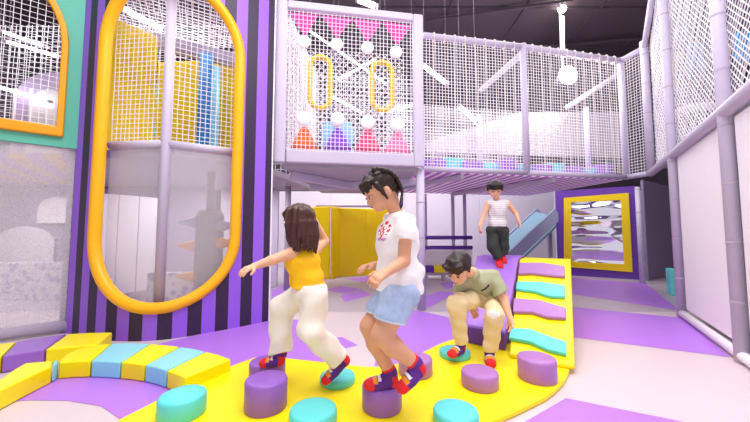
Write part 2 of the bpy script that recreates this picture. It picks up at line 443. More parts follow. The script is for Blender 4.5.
# decks
def deck(name, pts, label, mats, z0=ZD - 0.08, z1=ZD):
    return tag(MB().prism([Vector((p[0], p[1], z0)) for p in pts], (0, 0, z1 - z0)).build(name, mats), label, 'deck')
DK = M('deck_underside', (176, 168, 180), 0.6, noise=0.04, scale=3)
deck('tower_deck', [pl + Vector((0.05, 0.1, 0)), pm + Vector((0, 0.12, 0)), pr + Vector((-0.02, 0.12, 0)), Vector((-1.05, 5.6, 0)), Vector((-4.38, 5.6, 0)), Vector((-4.38, 5.15, 0)), Vector((-2.98, 3.22, 0))], 'grey deck inside the striped tower behind the oval opening', DK)

# lower room behind the oval opening and the mesh screen
GW = M('pale_lilac_wall', (212, 202, 220), 0.6, noise=0.03, scale=2)
panel('partition_wall', (-7.2, 5.2), (-2.6, 5.2), 0, ZD - 0.1, 0.05, M('lilac_grey_wall', (160, 146, 172), 0.6), 'lilac grey partition behind the left mesh screen', 'partition')
panel('partition_wall', (-2.55, 5.3), (-1.62, 5.4), 0, ZD - 0.1, 0.05, GW, 'pale partition behind the oval opening, at the back', 'partition')
for x, z0, hgt, wd, lb in ((-5.05, 1.05, 0.42, 0.62, 'white arched window board high on the lilac grey partition'), (-5.55, 0.02, 0.98, 0.9, 'white dome shaped doorway board low on the lilac grey partition')):
    pts = [(x - wd / 2, 5.07, z0), (x + wd / 2, 5.07, z0)] + [(x + wd / 2 * math.cos(a), 5.07, z0 + hgt - wd / 2 * 0.6 + wd / 2 * 0.6 * math.sin(a)) for a in [PI * i / 16 for i in range(17)]]
    tag(MB().prism(pts, (0, 0.05, 0)).build('arched_board', WHV), lb, 'board')
t = thing('white_screen_wall', J(150, 250, 4.3) * 1, 'tall white panelled screen seen left of the post in the lower oval opening', 'partition')
ORG[t.name] = Vector((t.location.x, t.location.y, 0)); t.location.z = 0
A, B = J(96, 200, 4.0), J(158, 200, 4.6)
for i in range(3):
    p, q = A.lerp(B, i / 3), A.lerp(B, (i + 0.97) / 3)
    MB().bar((p.x, p.y, 0.75), (q.x, q.y, 0.75), 1.3, 0.04).build('panel', WHV, t, bevel=0.01)
BALLM = bpy.data.materials.new('ball_print_vinyl'); BALLM.use_nodes = True
nt = BALLM.node_tree; vz = nt.nodes.new('ShaderNodeTexVoronoi'); vz.inputs['Scale'].default_value = 11
cr = nt.nodes.new('ShaderNodeValToRGB'); tc = nt.nodes.new('ShaderNodeTexCoord')
cr.color_ramp.elements[0].color = (0.42, 0.3, 0.6, 1); cr.color_ramp.elements[0].position = 0.3
cr.color_ramp.elements[1].color = (0.85, 0.8, 0.86, 1); cr.color_ramp.elements[1].position = 0.45
nt.links.new(tc.outputs['Object'], vz.inputs['Vector']); nt.links.new(vz.outputs[0], cr.inputs[0]); nt.links.new(cr.outputs[0], nt.nodes['Principled BSDF'].inputs['Base Color'])
panel('low_fence', (-2.75, 3.95), (-1.35, 4.15), 0, 0.42, 0.06, BALLM, 'low fence with a purple dotted print behind the oval opening', 'fence')
panel('low_fence', (-6.2, 4.4), (-3.3, 4.4), 0, 0.5, 0.06, BALLM, 'low fence with a purple dotted print behind the left mesh screen', 'fence')
pc = J(209, 250, 3.75)
t = thing('climbing_totem', (pc.x, pc.y, 0), 'grey climbing column with pegs right of the post in the lower oval opening', 'climbing column')
MB().tube([(pc.x, pc.y, 1.15), (pc.x, pc.y, ZD - 0.1)], 0.045, 10).build('pole', GRY, t, smooth=True)
MB().lathe([(0.12, 0.0), (0.14, 0.3), (0.15, 0.34), (0.15, 1.1), (0.12, 1.16)], (pc.x, pc.y, 0), 16).build('body', GRY, t)
for i, (z, sgn, m) in enumerate(((1.02, -1, SLB), (0.75, -1, ORA), (0.4, -1, ORA), (0.98, 1, SLB), (0.78, 1, ORA), (0.5, 1, GRY))):
    MB().tube([(pc.x + sgn * 0.13, pc.y - 0.03, z), (pc.x + sgn * 0.33, pc.y - 0.06, z + 0.01)], [0.075, 0.02], 10).build('peg', m, t, smooth=True)
YP = [M('amber_deck_slat', (236, 196, 110), 0.5), M('lilac_deck_slat', (196, 160, 214), 0.5)]
mb = MB()
for i in range(20):
    x = -6.6 + i * 0.18; xb = -7.4 + i * 0.15
    mb.hexa([(x, 3.2, ZD - 0.06), (x + 0.18, 3.2, ZD - 0.06), (xb + 0.15, 5.1, ZD - 0.06), (xb, 5.1, ZD - 0.06)], [(x, 3.2, ZD - 0.01), (x + 0.18, 3.2, ZD - 0.01), (xb + 0.15, 5.1, ZD - 0.01), (xb, 5.1, ZD - 0.01)], i % 2)
tag(mb.build('slatted_deck', YP), 'deck of amber and lilac slats above the left mesh screen', 'deck')
# playhouse and back net behind the arched window
t = thing('playhouse_front', (-4.55, 4.3, ZD), 'white playhouse front with arched doorway behind the orange arched window', 'playhouse')
mb = MB(); x0 = -4.5
prof = [(-0.48, 0), (-0.48, 1.0)] + [(0.48 * math.cos(a), 1.0 + 0.4 * math.sin(a)) for a in [PI - PI * i / 14 for i in range(15)]] + [(0.48, 0)]
inn = [(0.22, 0), (0.22, 0.95)] + [(0.22 * math.cos(a), 0.95 + 0.2 * math.sin(a)) for a in [PI * i / 10 for i in range(11)]] + [(-0.22, 0.95), (-0.22, 0)]
mb.prism([(x0 + p[0], 4.3, ZD + p[1]) for p in prof], (0, 0.06, 0)); mb.build('front_board', M('lilac_board', (208, 186, 224), 0.6), t)
MB().prism([(x0 + p[0], 4.28, ZD + p[1]) for p in inn], (0, 0.02, 0)).build('arched_door', WHV, t)
for i in range(5):
    MB().bar((x0 - 0.44 + 0.22 * i, 4.28, ZD + 0.02), (x0 - 0.44 + 0.22 * i, 4.28, ZD + 1.15), 0.03, 0.02).build('bar', WHV, t)
mb = MB(); net(mb, (-6.5, 4.6, 0), (1, 0, 0), UP, [(0, ZD), (5.3, ZD), (5.3, 4.0), (0, 4.0)], 0.08, 0.004)
tag(mb.build('back_net', WHN), 'white rope net at the back of the upper left rooms', 'net')
panel('green_padded_panel', (-5.2, 4.9), (-2.85, 4.9), ZD, 3.2, 0.05, GRN, 'long sea green panel at the back behind the arched window', 'padded panel')

def strip_light(a, b, label, r=0.022):
    a, b = Vector(a), Vector(b); d = (b - a).normalized()
    t = thing('strip_light', (a + b) / 2, label, 'light', 'strip lights above the play frame')
    MB().tube([a, b], r, 8).build('tube', STRIP, t, smooth=True)
    for q in (a, b):
        if a.z > 1.8: MB().tube([q + UP * r, Vector((q.x, q.y, 5.1))], 0.0012, 4).build('cable', PADG, t)
    MB().tube([a - d * 0.05, a], r * 1.15, 8).build('end_cap', PADG, t); MB().tube([b, b + d * 0.05], r * 1.15, 8).build('end_cap', PADG, t)
strip_light(J(4, 32, 4.45), J(44, 46, 4.45), 'upper of the long white strip lights behind the arched window')
strip_light(J(8, 42, 4.5), J(60, 57, 4.5), 'lower of the two joined strip lights behind the arched window')
strip_light(J(-5, 86, 4.2), J(48, 101, 4.2), 'lowest white strip light behind the arched window')
strip_light(J(122, 8, 4.2), J(158, 27, 4.8), 'white strip light above the yellow panel in the oval opening', 0.04)
# beam overhead in the tower
MBm = MB().bar(J(110, 30, 3.9), J(240, 62, 4.3), 0.16, 0.16)
tag(MBm.build('overhead_beam', PADG, bevel=0.02), 'grey padded beam across the top of the oval opening', 'beam')
mb = MB(); net(mb, (-3.4, 3.1, 3.72), (1, 0, 0), (0, 1, 0), [(0, 0), (2.3, 0), (2.3, 1.6), (0, 1.6)], 0.07, 0.006, 0.5)
tag(mb.build('roof_net', WHN), 'white rope net roofing the striped tower', 'net')

# ============================================================ CENTRE: framed net panel with felt shapes
BL = J(279.5, 160, 3.48); BR = J(418.7, 160, 3.73); BL.z = BR.z = 0
BU = (BR - BL).normalized(); BN = BU.cross(UP).normalized()
if BN.y > 0: BN = -BN
BW = (BR - BL).length
def BP(px, py, off=0.0): return PL(px, py, BL + BN * off, BN)
def BQ(px, py):
    p = BP(px, py); return (p - BL).dot(BU), p.z
zo0, zi0, zi1, zo1 = 1.67, 1.825, 3.44, 3.54
t = thing('framed_net_panel', BL + BU * BW / 2 + UP * zo0, 'lavender padded frame holding a white net decorated with pink flags', 'net panel')
bw = 0.125
MB().bar(BL + UP * zo0, BL + UP * zo1, 0.07, bw, up=BN).build('side_bar', PAD, t, bevel=0.02)
MB().bar(BR + UP * zo0, BR + UP * zo1, 0.07, bw, up=BN).build('side_bar', PAD, t, bevel=0.02)
MB().bar(BL + UP * (zo0 + 0.077) + BU * 0.07, BR + UP * (zo0 + 0.077) - BU * 0.06, 0.152, 0.07).build('bottom_bar', PAD, t, bevel=0.02)
MB().bar(BL + UP * (zo1 - 0.048) + BU * 0.06, BR + UP * (zo1 - 0.048) - BU * 0.06, 0.096, 0.07).build('top_bar', PAD, t, bevel=0.02)
mb = MB(); net(mb, BL, BU, UP, [(0.05, zi0 - 0.02), (BW - 0.05, zi0 - 0.02), (BW - 0.05, zi1 + 0.02), (0.05, zi1 + 0.02)], 0.047, 0.0036); mb.build('rope_net', WHN, t)
# felt flags at the top and felt cones at the bottom
flags = [((287, 12), (318, 15), (305.5, 36), (304, 42)), ((322, 15.5), (352, 19), (337, 38), (336.6, 44.5)), ((353, 19), (382, 22), (367.5, 42), (367.4, 47.8)), ((383, 22), (412, 25.5), (397, 45), (396, 52))]
nm = ['leftmost', 'second from the left', 'third from the left', 'rightmost']
for i, (a, b, c, d) in enumerate(flags):
    t = thing('felt_flag', BP(*c, -0.03), 'pink felt flag with white ball tip, %s along the net frame top' % nm[i], 'flag', 'pink flags along the top of the framed net')
    MB().prism([BP(*a, -0.012), BP(*b, -0.012), BP(*c, -0.012)], -BN * 0.012).build('cloth', PNK, t)
    p = BP(*d, 0.03); MB().ball(p, (0.075, 0.035, 0.075)).build('pompom', WHF, t, smooth=True)
def felt_cone(i, px, base_y, half, apex_y, head_y, mat, label):
    a, b, c, d = (px - half, base_y - 0.5), (px + half, base_y + 0.7), (px, apex_y), (px, head_y)
    p0 = BP(px, base_y, -0.1)
    t = thing('felt_cone', p0, label, 'decoration', 'felt cones along the bottom of the framed net')
    hgt = BP(*c, -0.1).z - p0.z; R = (BP(*b, -0.1) - BP(*a, -0.1)).length / 2
    MB().lathe([(R, 0), (R * 0.8, hgt * 0.3), (R * 0.25, hgt * 0.95), (0.02, hgt)], p0, 24, sx=1, sy=0.5).build('cone', mat, t, smooth=True)
    q = BP(*d, 0.03); MB().ball(q, (0.082, 0.04, 0.085)).build('ball', WHF, t, smooth=True)
felt_cone(0, 304, 150, 14.5, 127, 119, ORF, 'orange felt cone with white ball on top in the framed net')
felt_cone(1, 337.5, 151.5, 14.5, 128, 119, PUF, 'violet felt cone with white ball on top in the framed net')
felt_cone(2, 367.7, 152.5, 14, 129, 122.5, PNK2, 'dark pink felt cone with white ball on top beside the violet cone')
felt_cone(3, 397.3, 154, 14, 132, 125, PNK3, 'light pink felt cone with white ball, right end of the framed net')
for px, lb in ((328, 'left'), (347, 'right')):
    pts = [BP(px + 7 * math.cos(a), 133 + 12 * math.sin(a) * (1.0 if math.sin(a) < 0 else 1.5), -0.17) for a in [2 * PI * i / 20 for i in range(20)]]
    tag(MB().prism(pts, -BN * 0.03).build('felt_petal', BLF), 'pale blue felt petal to the %s behind the violet cone' % lb, 'decoration', 'pale blue petals behind the violet cone')
for (xa, xb, ya, yb, lb) in ((307.5, 333, 53, 109.5, 'left'), (370, 395, 58.5, 112, 'right')):
    ua, za = BQ(xa + 2.5, (ya + yb) / 2); ub, _ = BQ(xb - 2.5, (ya + yb) / 2); _, z1 = BQ((xa + xb) / 2, ya + 2.5); _, z0 = BQ((xa + xb) / 2, yb - 2.5)
    r = (ub - ua) / 2; m_ = (ua + ub) / 2; pts = []
    for i in range(13): a = PI * i / 12; pts.append((m_ + r * math.cos(a), z1 - r + r * math.sin(a)))
    for i in range(13): a = PI + PI * i / 12; pts.append((m_ + r * math.cos(a), z0 + r + r * math.sin(a)))
    tag(MB().tube([BL + BU * u + UP * z - BN * 0.03 for u, z in pts], 0.030, 10, closed=True).build('oval_loop', M('loop_amber', (232, 184, 24), 0.5), smooth=True), 'yellow oval loop on the framed net, %s of the pair' % lb, 'loop', 'yellow loops on the framed net')
# box room behind: deck, rear nets, posts
deck('box_deck', [BL + Vector((0, 0.08, 0)), BR + Vector((0, 0.08, 0)), Vector((0.45, 6.1, 0)), Vector((-1.0, 6.0, 0))], 'grey deck under the framed net panel', DK)
mb = MB(); net(mb, (-1.3, 5.2, 0), (1, 0.1, 0), UP, [(0, ZD), (2.1, ZD), (2.1, 3.6), (0, 3.6)], 0.08, 0.005)
tag(mb.build('back_net', WHN), 'white rope net behind the framed net panel', 'net')
mb = MB(); net(mb, (-1.05, 3.75, 0), (0.04, 1, 0), UP, [(0, ZD), (1.5, ZD), (1.5, 3.6), (0, 3.6)], 0.06, 0.006)
tag(mb.build('side_net', WHN), 'white rope net at the left side of the framed box room', 'net')
mb = MB(); net(mb, (-1.3, 4.55, 0), (1, 0.1, 0), UP, [(0, ZD), (1.75, ZD), (1.75, 3.6), (0, 3.6)], 0.075, 0.004, PI / 4)
tag(mb.build('middle_net', WHN), 'white diamond net across the middle of the box room', 'net')
fp = G(421.5, 310)
def post(x, y, z0, z1, r, label, mat=PAD, group=None):
    t = thing('padded_post', (x, y, z0), label, 'post', group)
    MB().tube([(x, y, z0), (x, y, z1)], r, 14).build('pole', mat, t, smooth=True)
    for i in range(1, int((z1 - z0) / 0.42) + 1):
        MB().tube([(x, y, z0 + i * 0.42 - 0.008), (x, y, z0 + i * 0.42 + 0.008)], r * 1.04, 14).build('tape', PADG, t)
    return t
post(fp.x, fp.y, 0, 1.66, 0.05, 'lavender padded post under the right corner of the framed net panel')
p = G(286.5, 290); post(p.x, p.y, 0, ZD - 0.08, 0.045, 'lavender padded post left of the yellow panels under the framed net', PADG)
tag(MB().bar((-1.0, 3.8, ZD - 0.13), (0.4, 5.8, ZD - 0.13), 0.1, 0.07).build('deck_beam', PAD, bevel=0.01), 'diagonal lavender beam under the box deck running back to the right', 'beam', 'beams under the box deck')
tag(MB().bar((-1.0, 4.9, ZD - 0.13), (0.55, 4.3, ZD - 0.13), 0.1, 0.07).build('deck_beam', PAD, bevel=0.01), 'lavender beam under the box deck running across to the front right', 'beam', 'beams under the box deck')
tag(MB().tube([(-1.2, 6.5, 1.45), (0.4, 6.62, 1.45)], 0.035, 10).build('rail', PAD, smooth=True), 'horizontal lavender rail above the yellow panels', 'rail')
# yellow panels below
pa = [G(289, 276.5), G(330, 279), G(338, 276.5), G(366, 275), G(388, 274)]
labs = ['yellow padded panel below the framed net, behind the girl in yellow', 'narrow yellow padded panel edge between the two wide yellow panels', 'wide yellow padded panel below the framed net, between the two girls', 'yellow padded panel below the framed net, partly behind the girl in white']
for i in range(4):
    panel('yellow_padded_panel', pa[i], pa[i + 1], 0, 1.41, 0.05, YELD, labs[i], 'padded panel', 'yellow panels below the framed net')
for i in range(4):
    x = -3.2 + i * 2.0
    panel('white_partition', (x, 8.6), (x + 2.0, 8.6), 0, 2.0, 0.06, GW, ['white partition at the back behind the striped tower', 'white partition at the back above the yellow panels', 'white partition at the back right of the yellow panels', 'white partition at the back behind the boy in the vest'][i], 'partition', 'white partitions along the back')
panel('white_partition', (4.8, 8.6), (7.5, 8.4), 0, 2.0, 0.06, WHV, 'white partition at the back behind the warped mirror panel', 'partition', 'white partitions along the back')
strip_light((-1.0, 7.3, 1.88), (0.4, 7.3, 1.88), 'white strip light over the yellow panels', 0.04)

# ============================================================ CENTRE RIGHT: raised net corridor
def atd(px, Y): p = J(px, 200, Y); return Vector((p.x, Y, 0))
C0, C1, C2, C3 = atd(425, 4.07), atd(527.5, 4.33), atd(628, 4.70), atd(650, 4.36)
RW = lambda y: Vector((2.42 + 0.6 * (y - 2.06), y, 0))
C3 = RW(4.36)
ZR = 1.72; ZTOP = 3.50
t = thing('corridor_net', (C0 + C1) / 2 + UP * ZR, 'long white rope net wall of the raised corridor right of the framed net', 'net')
for a, b in ((C0, C1), (C1, C2), (C2, C3)):
    MB().tube([a + UP * ZTOP, b + UP * ZTOP], 0.042, 12).build('top_rail', PAD, t, smooth=True)
    MB().tube([a + UP * ZR, b + UP * ZR], 0.038, 12).build('bottom_rail', PAD, t, smooth=True)
    L = (b - a).length; mb = MB()
    net(mb, a, b - a, UP, [(0, ZR), (L, ZR), (L, ZTOP), (0, ZTOP)], 0.043, 0.0040); mb.build('rope_net', WHN, t)
for p in (C1, C2):
    MB().tube([p + UP * ZR, p + UP * (ZTOP + 0.04)], 0.045, 12).build('post', PAD, t, smooth=True)
mb = MB()
for a, b in ((C0, C1), (C1, C2)):
    k = int((b - a).length / 0.14)
    for i in range(1, k):
        q = a.lerp(b, i / k); e = random.uniform(-0.05, 0.05); n = Vector((0, -0.03, 0))
        mb.tube([q + UP * (ZR + 0.05) + (b - a).normalized() * e + n, q + UP * (ZTOP - 0.05) + n], 0.0045, 5)
        ring = [q + UP * (ZTOP + 0.052 * math.sin(g)) + Vector((0, 0.052 * math.cos(g), 0)) for g in [2 * PI * j / 10 for j in range(10)]]
        mb.tube(ring, 0.007, 5, closed=True)
mb.build('lacing', BEI, t)
# corridor floor: purple and white slats, steps on it
bk = Vector((-0.2, 1, 0)).normalized() * 2.15
SLT = [M('magenta_slat', (196, 84, 214), 0.5), M('white_slat', (252, 246, 252), 0.5)]
mb = MB(); D0 = C0 + Vector((0.05, 0.08, 0)); D1 = C2 + Vector((0.0, 0.08, 0)); K = 46
for i in range(K):
    a = D0.lerp(D1, i / K); b = D0.lerp(D1, (i + 1) / K)
    b4 = [a, b, b + bk, a + bk]
    mb.hexa([p + UP * (ZR - 0.03) for p in b4], [p + UP * (ZR + 0.02) for p in b4], i % 2)
tag(mb.build('slatted_deck', SLT), 'corridor deck of magenta and white slats seen from below', 'deck')
for k, (fa, lb) in enumerate(((0.16, 'left'), (0.62, 'right'))):
    a = D0.lerp(D1, fa) + UP * (ZR - 0.07); tag(MB().bar(a, a + bk * 0.8 - Vector((0.8, 0, 0)) * 0.9, 0.07, 0.07).build('deck_beam', PAD, bevel=0.01), 'lavender beam under the slatted corridor deck, %s of two' % lb, 'beam', 'beams under the corridor deck')
sd = thing('foam_step', (0, 0, 0), 'x', 'foam step', 'foam steps on the corridor deck')
x = 0; names = []
ks = 11
place = ['nearest the framed net', 'second from the framed net', 'third from the framed net', 'fourth from the framed net', 'just left of the first corridor post', 'just right of the first corridor post', 'seventh from the framed net', 'eighth from the framed net', 'ninth from the framed net', 'second from the far corner post', 'next to the far corner post']
bpy.data.objects.remove(sd)
for i in range(ks):
    a = D0.lerp(D1, (i + 0.5) / ks) + Vector((0, 0.35 + 0.1 * (i % 2), 0)); hgt = 0.17 + 0.05 * (i % 3 == 1)
    c = 'purple' if i % 2 == 0 else 'teal'
    pts = [(a.x - 0.14, a.y - 0.2), (a.x + 0.0, a.y - 0.24), (a.x + 0.15, a.y - 0.17), (a.x + 0.15, a.y + 0.2), (a.x - 0.14, a.y + 0.2)]
    tag(MB().prism([Vector((p[0], p[1], ZR + 0.02)) for p in pts], (0, 0, hgt)).build('foam_step', PUR if i % 2 == 0 else TEAL, bevel=0.015), '%s foam step on the corridor deck, %s' % (c, place[i]), 'foam step', 'foam steps on the corridor deck')
# far side of the corridor: net, posts, sloping white padding
F0, F1 = C0 + bk, C2 + bk
L = (F1 - F0).length; mb = MB(); net(mb, F0, F1 - F0, UP, [(0, ZR), (L, ZR), (L, 3.5), (0, 3.5)], 0.06, 0.0055)
tag(mb.build('back_net', WHN), 'white rope net on the far side of the raised corridor', 'net')
for k, (px, Y, lb) in enumerate(((481, 5.6, 'left'), (590, 5.3, 'right'))):
    q = atd(px, Y); post(q.x, q.y, ZR + 0.02, 3.0, 0.045, 'lavender post inside the raised corridor, %s of two' % lb, PAD, 'posts inside the corridor')
tag(MB().tube([J(481, 90, 5.6), J(524, 52, 4.42)], 0.045, 10).build('diagonal_rail', PAD, smooth=True), 'diagonal lavender rail left of the first corridor post', 'rail')
tag(MB().tube([J(566, 108, 5.7), J(622, 72, 5.5)], 0.045, 10).build('diagonal_rail', PAD, smooth=True), 'diagonal lavender rail right of the flood lamp', 'rail')
mesh_s = sheer('sheer_white_netting', (226, 218, 230), 0.5)
tag(MB().prism([J(426, 152, 5.5), J(426, 142, 5.5), J(520, 112, 5.9), J(622, 112, 6.3), J(622, 158, 6.3)], (0, 0.02, 0)).build('safety_sheet', mesh_s), 'sheer white sheet sloping along the inside of the corridor', 'sheet')
strip_light(J(424, 66, 4.9), J(446, 83, 4.9), 'short strip light in the corridor beside the framed net', 0.035)
strip_light(J(460, 107, 5.2), J(476, 121, 5.2), 'short strip light in the middle of the corridor', 0.035)
strip_light(J(310, 31, 4.9), J(385, 83, 4.9), 'long strip light crossing behind the framed net downwards to the right', 0.016)
strip_light(J(338, 80, 4.7), J(374, 60, 4.7), 'short strip light behind the framed net between the yellow loops', 0.018)
strip_light(J(333, 97, 4.8), J(362, 113, 4.8), 'strip light behind the framed net below the left yellow loop', 0.02)
strip_light(J(380, 113, 4.8), J(412, 105, 4.8), 'strip light behind the framed net below the right yellow loop', 0.02)
strip_light(J(359, 0, 5.4), J(375, 6, 5.4), 'short strip light above the top bar of the net frame', 0.05)
# flood lamp and ceiling spot
_l = bpy.data.lights.new('flood_lamp_light', 'POINT'); _l.energy = 50; _l.shadow_soft_size = 0.1; _l.color = (1, 0.95, 0.86)  # extra point light added before the lens to imitate the lamp's halo
_o = bpy.data.objects.new('flood_lamp_light', _l); COL.objects.link(_o); _o.location = J(568, 76, 5.05)
q = J(568, 75, 5.3)
t = thing('flood_lamp', q, 'round bright flood lamp glowing behind the corridor net', 'lamp')
MB().ball(q, (0.16, 0.06, 0.16)).build('lens', BULB, t, smooth=True)
MB().lathe([(0.09, 0.0), (0.15, -0.02), (0.15, 0.05), (0.06, 0.12)], q + Vector((0, 0.12, -0.05)), 20).build('housing', GRY, t)
MB().tube([q + Vector((0, 0.15, 0)), q + Vector((0, 0.15, 0.0)) + UP * (5.1 - q.z)], 0.02, 8).build('stem', WHV, t)
q = J(562, 9, 5.6)
t = thing('ceiling_spot', (q.x, q.y, 5.1), 'small white ceiling spot with a hanging white rod above the corridor', 'lamp')
MB().ball(q, (0.07, 0.07, 0.07)).build('bulb', BULB, t, smooth=True)
MB().tube([q + UP * 0.05, Vector((q.x, q.y, 5.1))], 0.03, 8).build('mount', GRY, t)
MB().tube([J(562, 17, 5.55), J(562.5, 51, 5.55)], 0.04, 10).build('rod', WHV, t, smooth=True)

# ============================================================ RIGHT: padded wall with net above
RU = (RW(4) - RW(2)).normalized(); RN = Vector((-RU.y, RU.x, 0))
ZB = 1.84
post_y = [1.0, 2.29, 3.47]
plab = ['lavender padded post of the right wall nearest the camera', 'big lavender padded post of the right wall, right of the teal block', 'lavender padded post of the right wall next to the teal block']
for y, lb in zip(post_y, plab):
    p = RW(y); post(p.x, p.y, 0, 4.3, 0.042, lb, PAD, 'posts of the right wall')
pc4 = C3; post(pc4.x, pc4.y, ZR, 3.6, 0.05, 'lavender padded post where the corridor meets the right wall', PAD)
tag(MB().tube([RW(0.8) + UP * ZB, C3 + UP * ZR], 0.05, 12).build('deck_rail', PAD, smooth=True), 'thick lavender rail along the right wall under the net', 'rail')
tag(MB().tube([RW(0.8) + UP * 0.05 , RW(3.47) + UP * 0.05], 0.036, 12).build('floor_rail', WHV, smooth=True), 'white padded rail on the floor along the right wall', 'rail')
for i, (ya, yb, lb) in enumerate(((1.06, 2.23, 'white padded wall panel at the right edge of the photo'), (2.35, 3.41, 'white padded wall panel between the two right wall posts'))):
    a, b = RW(ya), RW(yb); off = RN * -0.02
    t = thing('padded_wall_panel', (a + b) / 2 + UP * 0.1, lb, 'wall panel', 'white padded panels of the right wall')
    mb = MB(); mb.hexa([a + off + UP * 0.1, b + off + UP * 0.1, b - RN * 0.05 + UP * 0.1, a - RN * 0.05 + UP * 0.1], [a + off + UP * 1.73, b + off + UP * 1.73, b - RN * 0.05 + UP * 1.73, a - RN * 0.05 + UP * 1.73]); mb.build('pad', WHV, t, bevel=0.015)
    mb = MB()
    for k in range(9):
        p = RW(ya + 0.07) + UP * (0.25 + 0.17 * k) - RN * 0.02; MB().tube([p - RU * 0.11, p + RU * 0.01], 0.008, 5).build('lacing', PADG, t)
t = thing('right_wall_net', RW(2.5) + UP * ZB, 'white diamond rope net above the right padded wall', 'net')
mb = MB(); L = (C3 - RW(0.8)).length
net(mb, RW(0.8) - RN * 0.06, RU, UP, [(0, ZB), (L, ZR), (L, 3.50), (L - 0.9, 4.3), (0, 4.3)], 0.043, 0.0042, PI / 4); mb.build('rope_net', WHN, t)
MB().tube([C3 + UP * 3.50, RW(3.47) + UP * 4.15], 0.035, 10).build('top_rail', PAD, t, smooth=True)
a = RW(1.0) - RN * 1.1
mb = MB(); net(mb, a, RU, UP, [(0, ZB), (3.6, ZB), (3.6, 4.3), (0, 4.3)], 0.07, 0.008, PI / 4 + 0.05)
tag(mb.build('back_net', WHN), 'white rope net at the back of the upper right room', 'net')
tag(MB().prism([Vector((p.x, p.y, ZB - 0.1)) for p in (RW(0.9) - RN * 0.08, RW(4.2) - RN * 0.08, RW(4.2) - RN * 1.2, RW(0.9) - RN * 1.2)], (0, 0, 0.08)).build('upper_deck', DK), 'grey deck of the upper right room', 'deck')
for px, py0, py1, Y, m, lb in ((695, 44, 72, 3.6, BLU, 'blue foam block hanging behind the right wall net'), (745, 33, 62, 2.75, BLU, 'blue foam block at the right photo edge behind the net'), (673, 52, 92, 3.9, YELD, 'slim yellow pad behind the right wall net, left of the blue block'), (724, 44, 66, 3.0, YELD, 'slim yellow pad behind the right wall net, beside the big post')):
    p0, p1 = J(px, py1, Y), J(px, py0, Y); wd = 0.16 if m is BLU else 0.07
    tag(MB().bar(p0, p1, 0.06, wd).build('hanging_pad', m, bevel=0.015), lb, 'foam block')
tag(MB().tube([J(672, 116, 3.75), J(690, 108, 3.55), J(712, 106, 3.35)], 0.05, 10).build('padded_roll', WHV, smooth=True), 'white padded roll behind the right wall net', 'padding')

# ============================================================ BACK RIGHT: warped mirror, recess, teal block
A, B = G(558, 274.5), G(641, 280); MU = (B - A).normalized(); MN = MU.cross(UP).normalized()
def MP(px, py, off=0.0): return PL(px, py, A + MN * off, MN)
t = thing('warped_mirror_panel', (A + B) / 2, 'purple panel with a warped mirror in a wide yellow frame', 'mirror')
def quad_prism(c4, off0, off1): return MB().prism([MP(x, y, off0) for x, y in c4], MN * (off1 - off0))
MB().prism([A, B, B + UP * 1.80, A + UP * 1.80], -MN * 0.05).build('board', PURD, t)
o4 = [(564, 266.5), (632.5, 272), (628.5, 193), (564, 198)]; i4 = [(572, 261.5), (624, 264), (620.5, 200), (571, 202.5)]
mb = MB()
for k in range(4):
    a, b = o4[k], o4[(k + 1) % 4]; c, d = i4[(k + 1) % 4], i4[k]
    mb.prism([MP(*a, 0.002), MP(*b, 0.002), MP(*c, 0.002), MP(*d, 0.002)], MN * 0.04)
mb.build('frame', YELD, t)
quad_prism(i4, 0.003, 0.012).build('mirror', MIR, t)
p = G(642.5, 283.5); post(p.x, p.y, 0, 1.72, 0.04, 'lavender post at the right edge of the warped mirror panel')
q0, q1 = G(645, 281), G(700, 268)
panel('recess_wall', q0 + Vector((0.05, 0.05, 0)), q1, 0, 1.9, 0.05, DKP, 'dark plum wall of the recess right of the warped mirror', 'wall panel')
p = G(685, 297)
tag(MB().box((p.x + 0.06, p.y + 0.1, 0.19), (0.3, 0.2, 0.38), -0.5).build('foam_block', TEAL, bevel=0.02), 'teal foam block on the floor behind the right wall', 'foam block')
# low fence, bar, chute under the corridor
t = thing('low_railing', G(447, 275), 'low white railing with purple padded rails under the corridor', 'railing')
Yf = 6.4
def FX(px): return J(px, 240, Yf).x
for z, r in ((0.80, 0.04), (0.60, 0.04)):
    MB().tube([(FX(423), Yf, z), (FX(472), Yf, z)], r, 10).build('rail', PURD, t, smooth=True)
for px in (426, 454, 466):
    MB().tube([(FX(px), Yf + 0.06, 0), (FX(px), Yf + 0.06, 1.68)], 0.035, 10).build('post', PAD, t, smooth=True)
MB().box(((FX(423) + FX(472)) / 2, Yf + 0.03, 0.3), (FX(472) - FX(423), 0.04, 0.5)).build('panel', WHV, t)
p0, p1 = J(423, 268, 6.2), J(446, 268, 6.2); p0.z = p1.z = 0.05
mid = p0.lerp(p1, 0.45)
t = thing('balance_bar', p0.lerp(p1, 0.5), 'small purple and yellow balance bar on the floor behind the crouching boy', 'balance bar')
MB().bar(p0 + UP * 0.155, mid + UP * 0.155, 0.13, 0.15).build('segment', PURD, t, bevel=0.01)
MB().bar(mid + UP * 0.155, p1 + UP * 0.155, 0.13, 0.15).build('segment', YEL, t, bevel=0.01)
for f_ in (0.12, 0.88): MB().box(p0.lerp(p1, f_) + UP * 0.02, (0.06, 0.12, 0.14)).build('foot', PADG, t)
t = thing('slide_chute', G(530, 272), 'slate blue slide chute behind the boy in the vest', 'slide')
a, b = J(500, 262, 7.1), J(549, 216, 7.3)
MB().bar(a, b, 0.06, 0.7, up=(0, -0.35, 1)).build('chute', M('teal_plastic', (140, 176, 200), 0.35), t, bevel=0.01)
MB().bar(a + Vector((0, -0.36, 0.04)), b + Vector((0, -0.36, 0.04)), 0.26, 0.05).build('side_wall', SLB, t, bevel=0.01)
